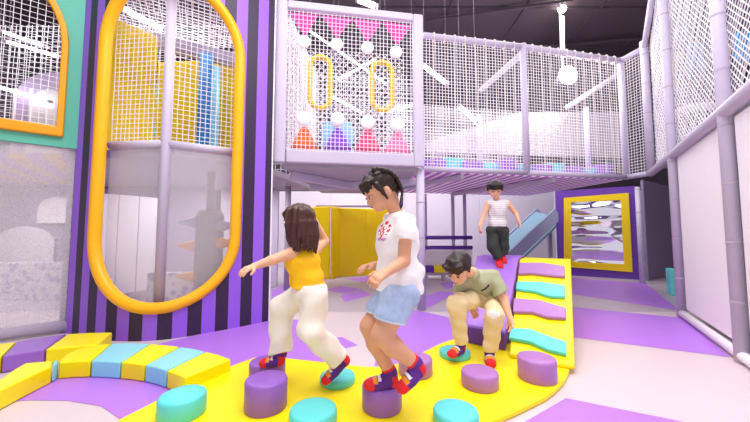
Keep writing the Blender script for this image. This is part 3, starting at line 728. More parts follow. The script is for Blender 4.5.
MB().bar(a + Vector((0, 0.36, 0.1)), b + Vector((0, 0.36, 0.1)), 0.3, 0.05).build('side_wall', SLB, t, bevel=0.01)
MB().bar((b.x, b.y, 0), (b.x, b.y, b.z), 0.07, 0.07).build('support', PAD, t)
MB().bar((a.x, a.y, 0), (a.x, a.y, a.z), 0.07, 0.07).build('support', PAD, t)

# ============================================================ FOREGROUND: mat, ramp, slide
MT = 0.03
mat_px = [(118, 426), (158, 405), (190, 386), (237, 368), (262, 360), (285, 362), (340, 368), (372, 371), (400, 367), (421, 357), (443, 346), (470, 338)]
mat_px2 = [(571, 366), (568, 378), (560, 390), (547, 401), (530, 410), (507, 421), (480, 432)]
def smooth_poly(pts):
    r = []
    for i in range(len(pts) - 1):
        p0 = pts[max(i - 1, 0)]; p1 = pts[i]; p2 = pts[i + 1]; p3 = pts[min(i + 2, len(pts) - 1)]
        for j in range(5):
            u = j / 5; r.append(tuple(0.5 * ((2 * p1[c]) + (-p0[c] + p2[c]) * u + (2 * p0[c] - 5 * p1[c] + 4 * p2[c] - p3[c]) * u * u + (-p0[c] + 3 * p1[c] - 3 * p2[c] + p3[c]) * u**3) for c in (0, 1)))
    r.append(pts[-1]); return r
mp = smooth_poly(mat_px) + [(505, 346)] + smooth_poly(mat_px2) + [(470, 452), (300, 470), (130, 452)]
pts = [G(x, y, 0.0) for x, y in mp]
ar = sum(pts[i].x * pts[(i + 1) % len(pts)].y - pts[(i + 1) % len(pts)].x * pts[i].y for i in range(len(pts)))
if ar < 0: pts.reverse()
tag(MB().prism(pts, (0, 0, MT)).build('play_mat', YEL, bevel=0.008, seg=2), 'large bright yellow play mat under the stepping pods', 'mat')

E1 = Vector((0.52, 0.855, 0)).normalized(); E2 = Vector((0.855, -0.52, 0)).normalized()
R0 = Vector((1.273, 2.1, 0)); RLn = 1.5; zr0, zr1 = MT + 0.03, 0.60
rBR, rBL = R0, R0 - E2 * 0.39; rTR = R0 + E1 * RLn; rTL = rTR - E2 * 0.494
t = thing('climbing_ramp', R0 - E2 * 0.2, 'yellow climbing ramp with wavy purple and teal foot planks', 'ramp')
bR, bL = rTR + E1 * 0.4, rTL + E1 * 0.4
mb = MB(); z_ = MT + 0.001
prof = lambda a, b, c: [a + UP * z_, a + UP * zr0, b + UP * zr1, c + UP * zr1, c + UP * z_]
L5, R5 = prof(rBL, rTL, bL), prof(rBR, rTR, bR)
mb.add(L5 + R5, [(4, 3, 2, 1, 0), (5, 6, 7, 8, 9), (0, 1, 6, 5), (1, 2, 7, 6), (2, 3, 8, 7), (3, 4, 9, 8), (4, 0, 5, 9)])
mb.build('wedge', YEL, t, bevel=0.012)
rn = ((rTR + UP * zr1) - (rBR + UP * zr0)).cross((rBL - rBR)).normalized()
if rn.z < 0: rn = -rn
planks = [([(519.5, 265), (542, 265), (564.5, 268.5), (565, 279), (548, 277.5), (532, 275.5), (518.5, 276)], MAU, 'mauve plank, topmost'),
          ([(517, 284), (540, 284.5), (564.8, 288), (565, 299.5), (550, 299), (535, 294), (516, 291.5)], TEAL, 'teal plank, second from the top'),
          ([(514, 301), (540, 303), (566, 311), (566, 321), (548, 320), (532, 315), (513, 314.5)], MAU, 'mauve plank, third from the top'),
          ([(510.8, 331), (530, 332), (548, 339), (566.5, 345), (566.5, 357.5), (548, 353), (530, 345), (508.8, 341)], TEAL, 'teal plank, lowest')]
for px, m, lb in planks:
    pts = [PL(x, y, rBR + UP * zr0, rn) + rn * 0.002 for x, y in px]
    o = MB().prism(pts, rn * 0.03).build('foot_plank', m, t, bevel=0.008, seg=2); o['label'] = lb
# slide beside it
sBR, sBL = Vector((0.975, 2.45, 0)), Vector((0.73, 2.63, 0)); sTR = rTL - E2 * 0.01; sTL = rTR - E2 * 0.97
zs0, zs1 = 0.17, 0.62
t = thing('foam_slide', (sBL + sBR) / 2, 'purple foam slide between the two boys, beside the yellow ramp', 'slide')
mb = MB()
def pr2(a, b): return [a + UP * z_, a + UP * zs0, b + UP * zs1, b + E1 * 0.4 + UP * zs1, b + E1 * 0.4 + UP * z_]
L5, R5 = pr2(sBL, sTL), pr2(sBR, sTR)
mb.add(L5 + R5, [(4, 3, 2, 1, 0), (5, 6, 7, 8, 9), (0, 1, 6, 5), (1, 2, 7, 6), (2, 3, 8, 7), (3, 4, 9, 8), (4, 0, 5, 9)])
mb.build('wedge', M('violet_vinyl', (172, 122, 226), 0.38, noise=0.03, scale=8), t, bevel=0.015)
MB().bar(sBL + UP * 0.095 - E1 * 0.012, sBR + UP * 0.095 - E1 * 0.012, 0.125, 0.02).build('front_pad', PURD, t, bevel=0.006)

# stepping pods
def pod(name, px, py, wpx, top, mat, label, cat, group, el=1.0):
    f = G(px, py, MT); R = wpx / 2 / F_PX * (f.y + wpx / 640 * f.y) / math.sqrt(1 + (f.x / f.y) ** 2 * 0.7)
    c = f + Vector((f.x, f.y, 0)).normalized() * R; c.z = MT + 0.001
    h = top - c.z; b = 0.014
    prof = [(R - 0.004, 0), (R, 0.008), (R, h - b), (R - b * 0.3, h - b * 0.3), (R - b, h), (R * 0.5, h + 0.002), (0.001, h + 0.002)]
    o = MB().lathe(prof, c, 48).build(name, mat, origin=c, smooth=True)
    o.modifiers.new('es', 'EDGE_SPLIT').split_angle = math.radians(60)
    tag(o, label, cat, group); return c, R
PG, TG = 'purple stepping pods on the yellow mat', 'teal stepping discs on the yellow mat'
pod('stepping_pod', 265.5, 418.5, 41, 0.175, PUR, 'tall purple stepping pod nearest the front left, before the girl in yellow', 'stepping pod', PG)
cP2, _ = pod('stepping_pod', 267, 389, 35, 0.15, PUR, 'purple stepping pod under the front foot of the girl in yellow', 'stepping pod', PG)
cP3, _ = pod('stepping_pod', 382, 419, 38.5, 0.15, PUR, 'purple stepping pod under the front foot of the girl in white', 'stepping pod', PG)
pod('stepping_pod', 480, 394, 36, 0.115, MAU, 'low mauve stepping pod in the middle of the right half of the mat', 'stepping pod', PG)
pod('stepping_pod', 537.5, 386, 37.5, 0.158, MAU, 'mauve stepping pod at the foot of the yellow climbing ramp', 'stepping pod', PG)
pod('stepping_pod', 415.5, 381, 33, 0.13, MAU, 'mauve stepping pod behind the raised foot of the girl in white', 'stepping pod', PG)
pod('stepping_pod', 181.5, 425, 46, 0.125, TEAL, 'tall teal stepping pod at the left end of the mat', 'stepping pod', TG)
cT2, _ = pod('stepping_disc', 337.5, 390.5, 34, 0.075, TEAL, 'teal stepping disc under the rear foot of the girl in yellow', 'stepping disc', TG)
pod('stepping_disc', 313, 436, 46, 0.09, TEAL, 'teal stepping disc cut by the bottom photo edge, left of the girl in white', 'stepping disc', TG)
pod('stepping_disc', 456, 436, 44, 0.09, TEAL, 'teal stepping disc cut by the bottom photo edge, right of the girl in white', 'stepping disc', TG)
cT5, _ = pod('stepping_disc', 455, 362, 30, 0.075, TEAL, 'teal stepping disc under the foot of the crouching boy', 'stepping disc', TG)

# balance beams of foam segments
def ring_block(name, inner, outer, h, mat, label, group):
    pi = [G(x, y, h) for x, y in inner]; po = [G(x, y, h) for x, y in outer]
    pts = pi + po[::-1]
    n = len(pts); ar = sum(pts[i].x * pts[(i + 1) % n].y - pts[(i + 1) % n].x * pts[i].y for i in range(n))
    if ar < 0: pts.reverse()
    tag(MB().prism([Vector((p.x, p.y, 0.003)) for p in pts], (0, 0, h - 0.003)).build(name, mat, bevel=0.01, seg=2), label, 'foam block', group)
def z3(*ps): return [(x / 2.972, 280 + y / 2.972) for x, y in ps]
BG = 'foam blocks of the curved balance beam'
HB = 0.105
ring_block('beam_block', z3((-60, 358), (0, 328), (80, 290), (153, 256)), z3((-60, 330), (0, 295), (40, 266), (75, 246), (155, 239)), HB, YEL, 'yellow beam block at the left photo edge, front end of the curved beam', BG)
ring_block('beam_block', z3((156, 255), (171, 246)), z3((158, 239), (174, 237)), HB, CYAN, 'narrow sky blue beam block between two yellow blocks at the left', BG)
ring_block('beam_block', z3((175, 245), (222, 241), (269, 240)), z3((178, 237), (200, 218), (230, 204), (280, 193), (329, 188)), HB, YEL, 'yellow beam block left of both sky blue blocks of the curve', BG)
ring_block('beam_block', z3((272, 240), (315, 241), (357, 244)), z3((333, 188), (388, 186), (443, 189)), HB, CYAN, 'sky blue beam block left of the middle yellow block', BG)
ring_block('beam_block', z3((360, 244), (395, 247), (429, 252)), z3((447, 189), (490, 192), (533, 197)), HB, YEL, 'yellow beam block between the two sky blue blocks of the curve', BG)
ring_block('beam_block', z3((432, 252), (465, 259), (494, 268)), z3((537, 198), (575, 203), (609, 211)), HB, CYAN, 'sky blue beam block next to the right end of the curved beam', BG)
ring_block('beam_block', z3((497, 269), (525, 279), (550, 290)), z3((613, 212), (650, 221), (687, 234)), HB, YEL, 'yellow beam block at the right end of the curved beam', BG)
RG = 'foam blocks of the rear balance beam'
ring_block('beam_block', z3((-60, 240), (0, 228), (4, 227)), z3((-40, 200), (0, 190), (46, 184)), 0.11, YEL, 'yellow beam block behind at the left photo edge, touching the purple block', RG)
ring_block('beam_block', z3((7, 227), (70, 216), (133, 206)), z3((50, 183), (120, 170), (197, 160)), 0.11, PUR, 'purple beam block by the mesh screen', RG)
ring_block('beam_block', z3((136, 206), (200, 200), (290, 191)), z3((201, 160), (270, 156), (334, 155)), 0.11, YEL, 'yellow beam block by the striped tower, right end of the rear beam', RG)

# ============================================================ PEOPLE
class SDF:
    def __init__(s, lo, hi, h):
        s.h = h; s.lo = np.array(lo, float); s.n = np.ceil((np.array(hi) - s.lo) / h).astype(int) + 1
        s.d = np.full(s.n, 0.2, np.float32)
        s.ax = [(s.lo[i] + np.arange(s.n[i]) * h).astype(np.float32) for i in range(3)]
    def _sub(s, lo, hi):
        a = np.clip(np.floor((np.array(lo) - s.lo) / s.h).astype(int), 0, s.n); b = np.clip(np.ceil((np.array(hi) - s.lo) / s.h).astype(int) + 1, 0, s.n)
        sl = tuple(slice(a[i], b[i]) for i in range(3))
        return sl, s.ax[0][sl[0]][:, None, None], s.ax[1][sl[1]][None, :, None], s.ax[2][sl[2]][None, None, :]
    def _mix(s, sl, q, k):
        d = s.d[sl]; hh = np.clip(0.5 + 0.5 * (d - q) / k, 0, 1)
        s.d[sl] = d * (1 - hh) + q * hh - k * hh * (1 - hh)
    def cone(s, a, b, ra, rb, k=0.015):
        a, b = np.array(a), np.array(b); R = max(ra, rb) + k * 2 + 0.012
        sl, X, Y, Z = s._sub(np.minimum(a, b) - R, np.maximum(a, b) + R)
        if s.d[sl].size == 0: return s
        ab = b - a; L = max(1e-9, float(ab @ ab))
        t = np.clip(((X - a[0]) * ab[0] + (Y - a[1]) * ab[1] + (Z - a[2]) * ab[2]) / L, 0, 1)
        q = np.sqrt((X - a[0] - t * ab[0])**2 + (Y - a[1] - t * ab[1])**2 + (Z - a[2] - t * ab[2])**2) - (ra + (rb - ra) * t)
        s._mix(sl, q, k); return s
    def chain(s, pts, rs, k=0.015):
        for i in range(len(pts) - 1): s.cone(pts[i], pts[i + 1], rs[i], rs[i + 1], k)
        return s
    def ell(s, c, r, axes=None, k=0.015):
        c = np.array(c); r = np.array(r, float); A = np.eye(3) if axes is None else np.array([np.array(v) for v in axes])
        R = r.max() + k * 2 + 0.012
        sl, X, Y, Z = s._sub(c - R, c + R)
        if s.d[sl].size == 0: return s
        x, y, z = X - c[0], Y - c[1], Z - c[2]
        p = [A[i][0] * x + A[i][1] * y + A[i][2] * z for i in range(3)]
        k0 = np.sqrt(sum((p[i] / r[i])**2 for i in range(3))); k1 = np.sqrt(sum((p[i] / r[i]**2)**2 for i in range(3))) + 1e-9
        s._mix(sl, k0 * (k0 - 1) / k1, k); return s
    def cut(s, p, n, k=0.004):                                # remove everything on the +n side of p
        n = np.array(n, float); n /= np.linalg.norm(n); p = np.array(p)
        X, Y, Z = s.ax[0][:, None, None], s.ax[1][None, :, None], s.ax[2][None, None, :]
        q = (X - p[0]) * n[0] + (Y - p[1]) * n[1] + (Z - p[2]) * n[2]
        hh = np.clip(0.5 - 0.5 * (s.d - q) / k, 0, 1)
        s.d = (s.d * (1 - hh) + q * hh + k * hh * (1 - hh)).astype(np.float32); return s
    def carve(s, o, k=0.006):                                 # subtract another field on the same grid
        q = -o.d; hh = np.clip(0.5 - 0.5 * (s.d - q) / k, 0, 1)
        s.d = (s.d * (1 - hh) + q * hh + k * hh * (1 - hh)).astype(np.float32); return s
    def union(s, o, k=0.012):
        d = s.d; q = o.d; hh = np.clip(0.5 + 0.5 * (d - q) / k, 0, 1); s.d = (d * (1 - hh) + q * hh - k * hh * (1 - hh)).astype(np.float32); return s
    def folds(s, amp, f, seed=0, stretch=(1, 1, 0.55)):
        rg = np.random.RandomState(seed); X, Y, Z = s.ax[0][:, None, None], s.ax[1][None, :, None], s.ax[2][None, None, :]
        w_ = 0
        for i in range(4):
            v = rg.randn(3) * np.array(stretch); v = v / np.linalg.norm(v) * f * rg.uniform(0.6, 1.5)
            w_ = w_ + np.sin(X * v[0] + Y * v[1] + Z * v[2] + rg.uniform(0, 6.28))
        s.d = (s.d + amp * 0.5 * w_).astype(np.float32); return s
    def mesh(s):
        d = s.d; inside = d < 0; nx, ny, nz = d.shape
        cnt = np.zeros((nx - 1, ny - 1, nz - 1), np.int8); pos = np.zeros((nx - 1, ny - 1, nz - 1, 3), np.float32)
        C = [(i, j, k) for i in (0, 1) for j in (0, 1) for k in (0, 1)]
        V = lambda c: (slice(c[0], nx - 1 + c[0]), slice(c[1], ny - 1 + c[1]), slice(c[2], nz - 1 + c[2]))
        tot = sum(inside[V(c)].astype(np.int8) for c in C); act = (tot > 0) & (tot < 8)
        I = np.argwhere(act); 
        if len(I) == 0: return np.zeros((0, 3)), np.zeros((0, 4), int)
        P = np.zeros((len(I), 3)); N = np.zeros(len(I))
        for a in C:
            for ax in range(3):
                if a[ax]: continue
                b = list(a); b[ax] = 1
                da = d[I[:, 0] + a[0], I[:, 1] + a[1], I[:, 2] + a[2]]; db = d[I[:, 0] + b[0], I[:, 1] + b[1], I[:, 2] + b[2]]
                m = (da < 0) != (db < 0); t = np.where(m, da / np.where(m, da - db, 1), 0)
                q = np.array(a, float)[None, :].repeat(len(I), 0); q[:, ax] = t
                P[m] += q[m]; N[m] += 1
        P = (I + P / N[:, None]) * s.h + s.lo
        idx = np.full(act.shape, -1, int); idx[act] = np.arange(len(I))
        F = []
        for ax in range(3):
            u, v = [(1, 2), (2, 0), (0, 1)][ax]
            sa = [slice(1, -1)] * 3; sa[ax] = slice(0, -1); sb = list(sa); sb[ax] = slice(1, None)
            A, B = inside[tuple(sa)], inside[tuple(sb)]
            for m, flip in ((A & ~B, False), (~A & B, True)):
                E = np.argwhere(m); o = np.ones(3, int); o[ax] = 0; E = E + o
                def cell(du, dv):
                    e = E.copy(); e[:, u] += du; e[:, v] += dv
                    return idx[e[:, 0], e[:, 1], e[:, 2]]
                q = np.stack([cell(-1, -1), cell(0, -1), cell(0, 0), cell(-1, 0)], 1)
                F.append(q[:, ::-1] if flip else q)
        F = np.concatenate(F); F = F[(F >= 0).all(1)]
        # light relaxation
        E = np.concatenate([F[:, [0, 1]], F[:, [1, 2]], F[:, [2, 3]], F[:, [3, 0]]])
        for lam in (0.5, -0.3, 0.5, -0.3):
            acc = np.zeros_like(P); c = np.zeros(len(P))
            np.add.at(acc, E[:, 0], P[E[:, 1]]); np.add.at(c, E[:, 0], 1); np.add.at(acc, E[:, 1], P[E[:, 0]]); np.add.at(c, E[:, 1], 1)
            P = P + lam * (acc / np.maximum(c, 1)[:, None] - P)
        return P, F
    def build(s, name, mats, parent, pick=None):
        P, F = s.mesh()
        if not isinstance(mats, (list, tuple)): mats = [mats]
        org = ORG[parent.name]; me = bpy.data.meshes.new(name)
        me.vertices.add(len(P)); me.vertices.foreach_set('co', (P - np.array(org)).astype(np.float32).ravel())
        me.loops.add(F.size); me.loops.foreach_set('vertex_index', F.astype(np.int32).ravel())
        me.polygons.add(len(F)); me.polygons.foreach_set('loop_start', (np.arange(len(F)) * 4).astype(np.int32))
        try: me.polygons.foreach_set('loop_total', np.full(len(F), 4, np.int32))
        except Exception: pass
        for m in mats: me.materials.append(m)
        me.update(calc_edges=True); me.validate()
        if len(me.polygons) == len(F):
            me.polygons.foreach_set('use_smooth', np.ones(len(F), bool))
            if pick is not None: me.polygons.foreach_set('material_index', pick(P[F].mean(1)).astype(np.int32))
        o = bpy.data.objects.new(name, me); COL.objects.link(o); o.parent = parent; ORG[o.name] = org
        return o
def nrm(v): v = np.array(v, float); return v / np.linalg.norm(v)
def A3(v): return np.array([v.x, v.y, v.z]) if isinstance(v, Vector) else np.array(v, float)
def JJ(px, py, Y): return A3(J(px, py, Y))

SKIN = M('skin', (230, 176, 144), 0.5, noise=0.02, scale=12)
SKIN2 = M('skin_tan', (222, 164, 130), 0.5, noise=0.02, scale=12)
HAIR = M('black_hair', (44, 28, 26), 0.4, noise=0.3, scale=40)
HAIR2 = M('brown_hair', (70, 38, 32), 0.4, noise=0.3, scale=40)
HAIRB = M('soft_black_hair', (28, 22, 24), 0.45, noise=0.3, scale=40)
LIP = M('lip', (206, 110, 104), 0.45); EYEW = M('eye_white', (236, 232, 232), 0.3); EYEB = M('eye_dark', (26, 18, 18), 0.3)
YTOP = M('yellow_knit', (255, 196, 20), 0.8, noise=0.04, bump=0.2, scale=120)
WPANT = M('ivory_cotton', (246, 238, 226), 0.8, noise=0.02, scale=30)
WTEE = M('white_cotton', (250, 247, 250), 0.8, noise=0.02, scale=30)
PRINT = M('red_print', (226, 66, 70), 0.8); PRINT2 = M('lilac_print', (208, 150, 206), 0.8)
DENIM = M('light_denim', (172, 192, 226), 0.85, noise=0.25, scale=45)
DENIMW = M('frayed_denim', (210, 222, 240), 0.9)
OLIVE = M('sage_cotton', (172, 174, 140), 0.85, noise=0.04, scale=40)
DKGRN = M('dark_logo', (40, 46, 40), 0.8)
KHAKI = M('cream_trousers', (236, 216, 170), 0.85, noise=0.03, scale=30)
VEST = M('pale_vest', (226, 220, 222), 0.85, noise=0.05, scale=30); VEST2 = M('grey_vest_stripe', (196, 190, 196), 0.85)
BLKP = M('charcoal_trousers', (52, 56, 54), 0.85, noise=0.15, scale=30)
SOCKP = M('purple_sock_knit', (92, 44, 140), 0.85); SOCKR = M('red_sock_knit', (226, 40, 50), 0.85); SOCKW = M('white_sock_patch', (240, 236, 230), 0.85); SOCKO = M('gold_sock_patch', (238, 150, 50), 0.85)

def head(B, c, F, U, s=1.0, ear=True):
    """skull, jaw, cheeks, nose and ears around centre c; F = face direction"""
    F = nrm(F); U = nrm(np.array(U) - F * (np.array(U) @ F)); L = np.cross(U, F)
    P = lambda f, l, u: c + (F * f + L * l + U * u) * s
    ax = (F, L, U)
    B.ell(P(-.006, 0, .018), np.array((.084, .072, .080)) * s, ax, .012)
    B.ell(P(.024, 0, -.038), np.array((.056, .055, .058)) * s, ax, .02)
    B.ell(P(.050, 0, -.078), np.array((.018, .020, .014)) * s, ax, .02)
    for q in (-1, 1):
        B.ell(P(.044, .032 * q, -.040), np.array((.026, .024, .026)) * s, ax, .015)
        if ear: B.ell(P(-.006, .073 * q, -.018), np.array((.017, .009, .026)) * s, ax, .006)
    B.cone(P(.072, 0, -.008), P(.086, 0, -.032), .006 * s, .0095 * s, .012)
    B.ell(P(.070, 0, .022), np.array((.012, .045, .010)) * s, ax, .02)
    B.ell(P(.072, 0, -.056), np.array((.010, .018, .008)) * s, ax, .008)
    return P, F, L, U
def face(root, P, ax, s=1.0, down=True):
    F, L, U = ax; rot = Matrix((F, L, U)).transposed()
    def blob(name, c, r, mat, par=root):
        mb = MB().ball((0, 0, 0), Vector([v * s for v in r]), 12); mb.v = [Vector(c) + rot @ p for p in mb.v]
        return mb.build(name, mat, par, smooth=True)
    for q in (-1, 1):
        e = blob('eye', P(.073, .030 * q, -.008), (.006, .0135, .0045 if down else .007), EYEW)
        blob('iris', P(.0775, .030 * q, -.0095), (.0035, .0065, .0045), EYEB, e)
        blob('eyelash', P(.077, .030 * q, -.0035), (.004, .0155, .0022), EYEB, e)
        blob('eyebrow', P(.078, .031 * q, .016), (.004, .018, .003), HAIR)
    blob('mouth', P(.0805, 0, -.057), (.005, .014, .0048), LIP)
def hand(B, wr, d, n, side, s=1.0, curl=0.5, spread=1.0):
    """palm, four fingers and a thumb; d = pointing direction, n = palm normal, side = +1/-1 thumb side"""
    d = nrm(d); n = nrm(np.array(n) - d * (np.array(n) @ d)); a = np.cross(d, n) * side
    for o in (-.016, -.005, .006, .016): B.cone(wr + d * .004 + a * o * .6 * s, wr + d * .056 * s + a * o * s, .0135 * s, .0095 * s, .008)
    for o, L in ((.021, .040), (.007, .046), (-.007, .043), (-.0195, .034)):
        b = wr + d * .057 * s + a * o * s
        d1 = nrm(d * math.cos(curl) + n * math.sin(curl) + a * o * 5 * spread); d2 = nrm(d * math.cos(curl * 2.1) + n * math.sin(curl * 2.1) + a * o * 5 * spread)
        m = b + d1 * L * .55 * s; e = m + d2 * L * .5 * s
        B.cone(b - d1 * .01, m, .0078 * s, .0070 * s, .003); B.cone(m, e, .0070 * s, .0058 * s, .003)
    t0 = wr + d * .014 * s + a * .014 * s; t1 = t0 + nrm(d * .62 + a * .75 + n * .25) * .034 * s; t2 = t1 + nrm(d * .9 + a * .25 + n * .35) * .026 * s
    B.cone(t0, t1, .0115 * s, .0088 * s, .006); B.cone(t1, t2, .0085 * s, .0068 * s, .003)
def foot(B, ankle, heel, toe, s=1.0, r=0.0, k=.012):
    """heel, toe = sole-level points"""
    d = nrm(toe - heel); L = np.linalg.norm(toe - heel); up = nrm((ankle - heel) - d * ((ankle - heel) @ d))
    B.cone(ankle, heel + up * .030 + d * .028, .030 * s + r, .030 * s + r, k)
    B.cone(heel + up * .026 + d * .026, heel + up * .028 + d * L * .5, .026 * s + r, .027 * s + r, k)
    B.cone(heel + up * .026 + d * L * .42, heel + up * .019 + d * (L - .022), .030 * s + r, .020 * s + r, k)
    sd = np.cross(d, up)
    for q in (-1, 1): B.cone(heel + up * .022 + d * L * .55 + sd * .012 * q, heel + up * .017 + d * (L - .026) + sd * .014 * q, .022 * s + r, .016 * s + r, k)
    return d, up
def sock(root, lo, hi, knee, ankle, heel, toe, s=1.0, cuff=.055, two=True, name='sock', h=.004):
    B = SDF(np.minimum(np.minimum(ankle, heel), toe) - .09, np.maximum(np.maximum(ankle, heel), toe) + .09, h)
    d, up = foot(B, ankle, heel, toe, s, .004)
    g = nrm(knee - ankle); B.cone(ankle, ankle + g * (cuff + .02), .031 * s + .004, .031 * s + .004, .01)
    B.cut(ankle + g * cuff, g); L = np.linalg.norm(toe - heel)
    def pick(c):
        m = np.zeros(len(c), int); x = (c - heel) @ d; u = (c - heel) @ up; v = (c - ankle) @ g
        m[x > L - .045] = 1; m[(x < .030) & (u < .055)] = 1; m[v > cuff - .012] = 1
        if two:
            m[(x > L - .062) & (x < L - .042) & (u > .030)] = 3
            m[(x > L - .080) & (x < L - .066) & (u > .040)] = 2
        return m
    return B.build(name, [SOCKP, SOCKR, SOCKW, SOCKO], root, pick)
def bounds(pts, m): p = np.array(pts); return p.min(0) - m, p.max(0) + m

# ------------------------------------------------------------ girl in white T-shirt
def girl_white():
    F = nrm((-.95, -.30, 0)); L = nrm((.30, -.95, 0))
    pel, wst, chs, nk = JJ(399, 294, 1.60), JJ(399, 270, 1.60), JJ(398, 240, 1.60), JJ(397, 214, 1.60)
    hc = JJ(380.5, 190, 1.585); hF = nrm((-.90, -.25, -.50))
    shL, shR = JJ(405, 223, 1.51), JJ(393, 221, 1.69)
    elL, wrL = JJ(404, 261, 1.49), JJ(385.5, 273, 1.39)
    elR, wrR = JJ(392, 262, 1.74), JJ(372, 266, 1.64)
    hpL, knL, anL = JJ(401, 294, 1.54), JJ(382, 335, 1.50), JJ(415.5, 364, 1.54)
    hpR, knR, anR = JJ(394, 293, 1.66), JJ(370, 326, 1.63), JJ(390, 364, 1.63)
    zt = 0.151
    heR = JJ(397, 378, 1.63); heR[2] = zt; toR = JJ(364, 381, 1.60); toR[2] = zt; anR = np.array((anR[0], anR[1], zt + .065))
    heL, toL = JJ(426, 371, 1.555), JJ(400, 395, 1.50)
    lo, hi = bounds([hc, chs, toL, toR, heL, heR, elL, elR, wrL, wrR, knR], .14)
    root = thing('person', (float(pel[0]), float(pel[1]), 0), 'girl in white T-shirt and denim shorts stepping left across the pods, braided hair', 'person')
    B = SDF(lo, hi, .004)
    ax = head(B, hc, hF, (0, 0, 1), 1.0)
    P = ax[0]
    B.chain([P(-.03, 0, -.05), nk - np.array((0, 0, .0))], [.036, .036], .02)
    B.cone(shL, shR, .036, .036, .03); B.ell(chs, (.085, .098, .10), (F, L, (0, 0, 1)), .03); B.ell(wst, (.08, .09, .09), (F, L, (0, 0, 1)), .03); B.ell(pel, (.085, .10, .075), (F, L, (0, 0, 1)), .03)
    for sh, el, wr in ((shL, elL, wrL), (shR, elR, wrR)):
        B.chain([sh, el], [.038, .029], .015); B.chain([el, wr], [.029, .0195], .01)
    hand(B, wrL, JJ(376, 279, 1.35) - wrL, (-.2, .5, -.9), -1, .95, .55)
    hand(B, wrR, JJ(362, 267, 1.60) - wrR, (0, -.3, -1), 1, .95, .5)
    for hp, kn, an in ((hpL, knL, anL), (hpR, knR, anR)):
        cf = kn + (an - kn) * .35 + nrm(np.cross(an - kn, L)) * .006
        B.chain([hp, kn, cf, an], [.070, .048, .045, .029], .018)
    foot(B, anL, heL, toL); foot(B, anR, heR, toR)
    B.build('body', SKIN2, root)
    face(root, P, ax[1:], 1.0)
    # T-shirt
    T = SDF(lo, hi, .004)
    T.cone(shL + (0, 0, -.004), shR + (0, 0, -.004), .050, .050, .03); T.ell(chs + F * .004, (.108, .116, .12), (F, L, (0, 0, 1)), .04)
    T.cone(chs, wst, .100, .102, .03); T.ell(wst - F * .008 + (0, 0, -.02), (.112, .114, .10), (F, L, (0, 0, 1)), .03); T.ell(pel - F * .002 + (0, 0, .012), (.114, .118, .08), (F, L, (0, 0, 1)), .03)
    for sh, el in ((shL, elL), (shR, elR)):
        g = nrm(el - sh); Sl = SDF(lo, hi, .004); Sl.cone(sh, sh + g * .16, .050, .066, .012); Sl.cut(sh + g * .080, g + F * .15); T.union(Sl, .008)
    T.cone(nk + (0, 0, -.02), nk + (0, 0, .0), .052, .045, .02)
    T.folds(.006, 62, 3)
    hem = JJ(397, 292, 1.6)
    T.cut(hem, (F * .10 + np.array((0, 0, -1))))
    # neckline
    T.cut(nk + (0, 0, .010) + F * .01, F * .35 + np.array((0, 0, 1)))
    pc = JJ(381, 232, 1.51)
    def pick(c):
        m = np.zeros(len(c), int); v = c - pc; a = v @ L; u = v[:, 2]; ok = (v @ F > -.045) & (a > -.13) & (a < .10)
        aa = a + .015; r = np.sqrt((aa / .040)**2 + (u / .052)**2); ang = np.arctan2(u, aa)
        m[ok & (r < 1.0) & (r > .68) & (u > -.012) & (np.sin(ang * 9) > -.45)] = 1
        m[ok & (r < .55) & (u > -.03) & (np.sin(aa * 260) * np.sin(u * 230) > -.15)] = 1
        m[ok & (r < 1.0) & (u < -.022) & (np.sin(u * 300) > -.2)] = 2
        return m
    T.build('t_shirt', [WTEE, PRINT, PRINT2], root, pick)
    # shorts
    D = SDF(lo, hi, .004)
    D.ell(pel, (.098, .112, .085), (F, L, (0, 0, 1)), .03)
    ends = []
    for hp, kn in ((hpL, knL), (hpR, knR)):
        g = nrm(kn - hp); e = hp + g * .115; D.cone(hp, e, .080, .080, .025); ends.append((e, g))
    D.folds(.004, 60, 9)
    DL = SDF(lo, hi, .004)
    D.cut(ends[0][0] + ends[0][1] * .018, ends[0][1] * .55 + np.array((0, 0, -.6)))
    D.cut(pel + (0, 0, .06), (0, 0, 1))
    lowz = ends[0][0][2] - .03
    D.build('denim_shorts', [DENIM, DENIMW], root, lambda c: ((c - ends[0][0] - ends[0][1] * .008) @ nrm(ends[0][1] * .55 + np.array((0, 0, -.6))) > 0).astype(int))
    sock(root, lo, hi, knL, anL, heL, toL, cuff=.03); sock(root, lo, hi, knR, anR, heR, toR, cuff=.03)
    # hair: cap, fringe, braid
    H = SDF(lo, hi, .0035); F_, L_, U_ = ax[1:]
    H.ell(P(-.016, 0, .026), (.088, .079, .080), (F_, L_, U_), .01)
    H.cut(P(.030, 0, -.005), nrm(F_ * .75 - U_ * .75))
    for q in np.linspace(-1, 1, 9):
        H.chain([P(.035, .045 * q, .085 - .02 * abs(q)), P(.078 - .02 * q * q, .055 * q, .060), P(.084 - .028 * q * q, .056 * q, .024)], [.014, .012, .007], .006)
    for q in (-1, 1):
        H.chain([P(.03, .068 * q, .03), P(.018, .075 * q, -.01), P(.012, .072 * q, -.05)], [.014, .010, .004], .006)
    H.cone(P(-.06, 0, -.02), P(-.05, 0, -.055), .045, .02, .02)
    H.folds(.0022, 160, 4, (1, 1, .2))
    H.build('hair', HAIR, root)
    Bd = SDF(lo, hi, .0035)
    path = [P(.0, .045, .088), P(-.035, .052, .080), P(-.066, .054, .056), P(-.082, .052, .018), P(-.084, .048, -.022), P(-.080, .045, -.058)]
    tip = JJ(401, 206, 1.53); path += [path[-1] * .5 + tip * .5, tip]
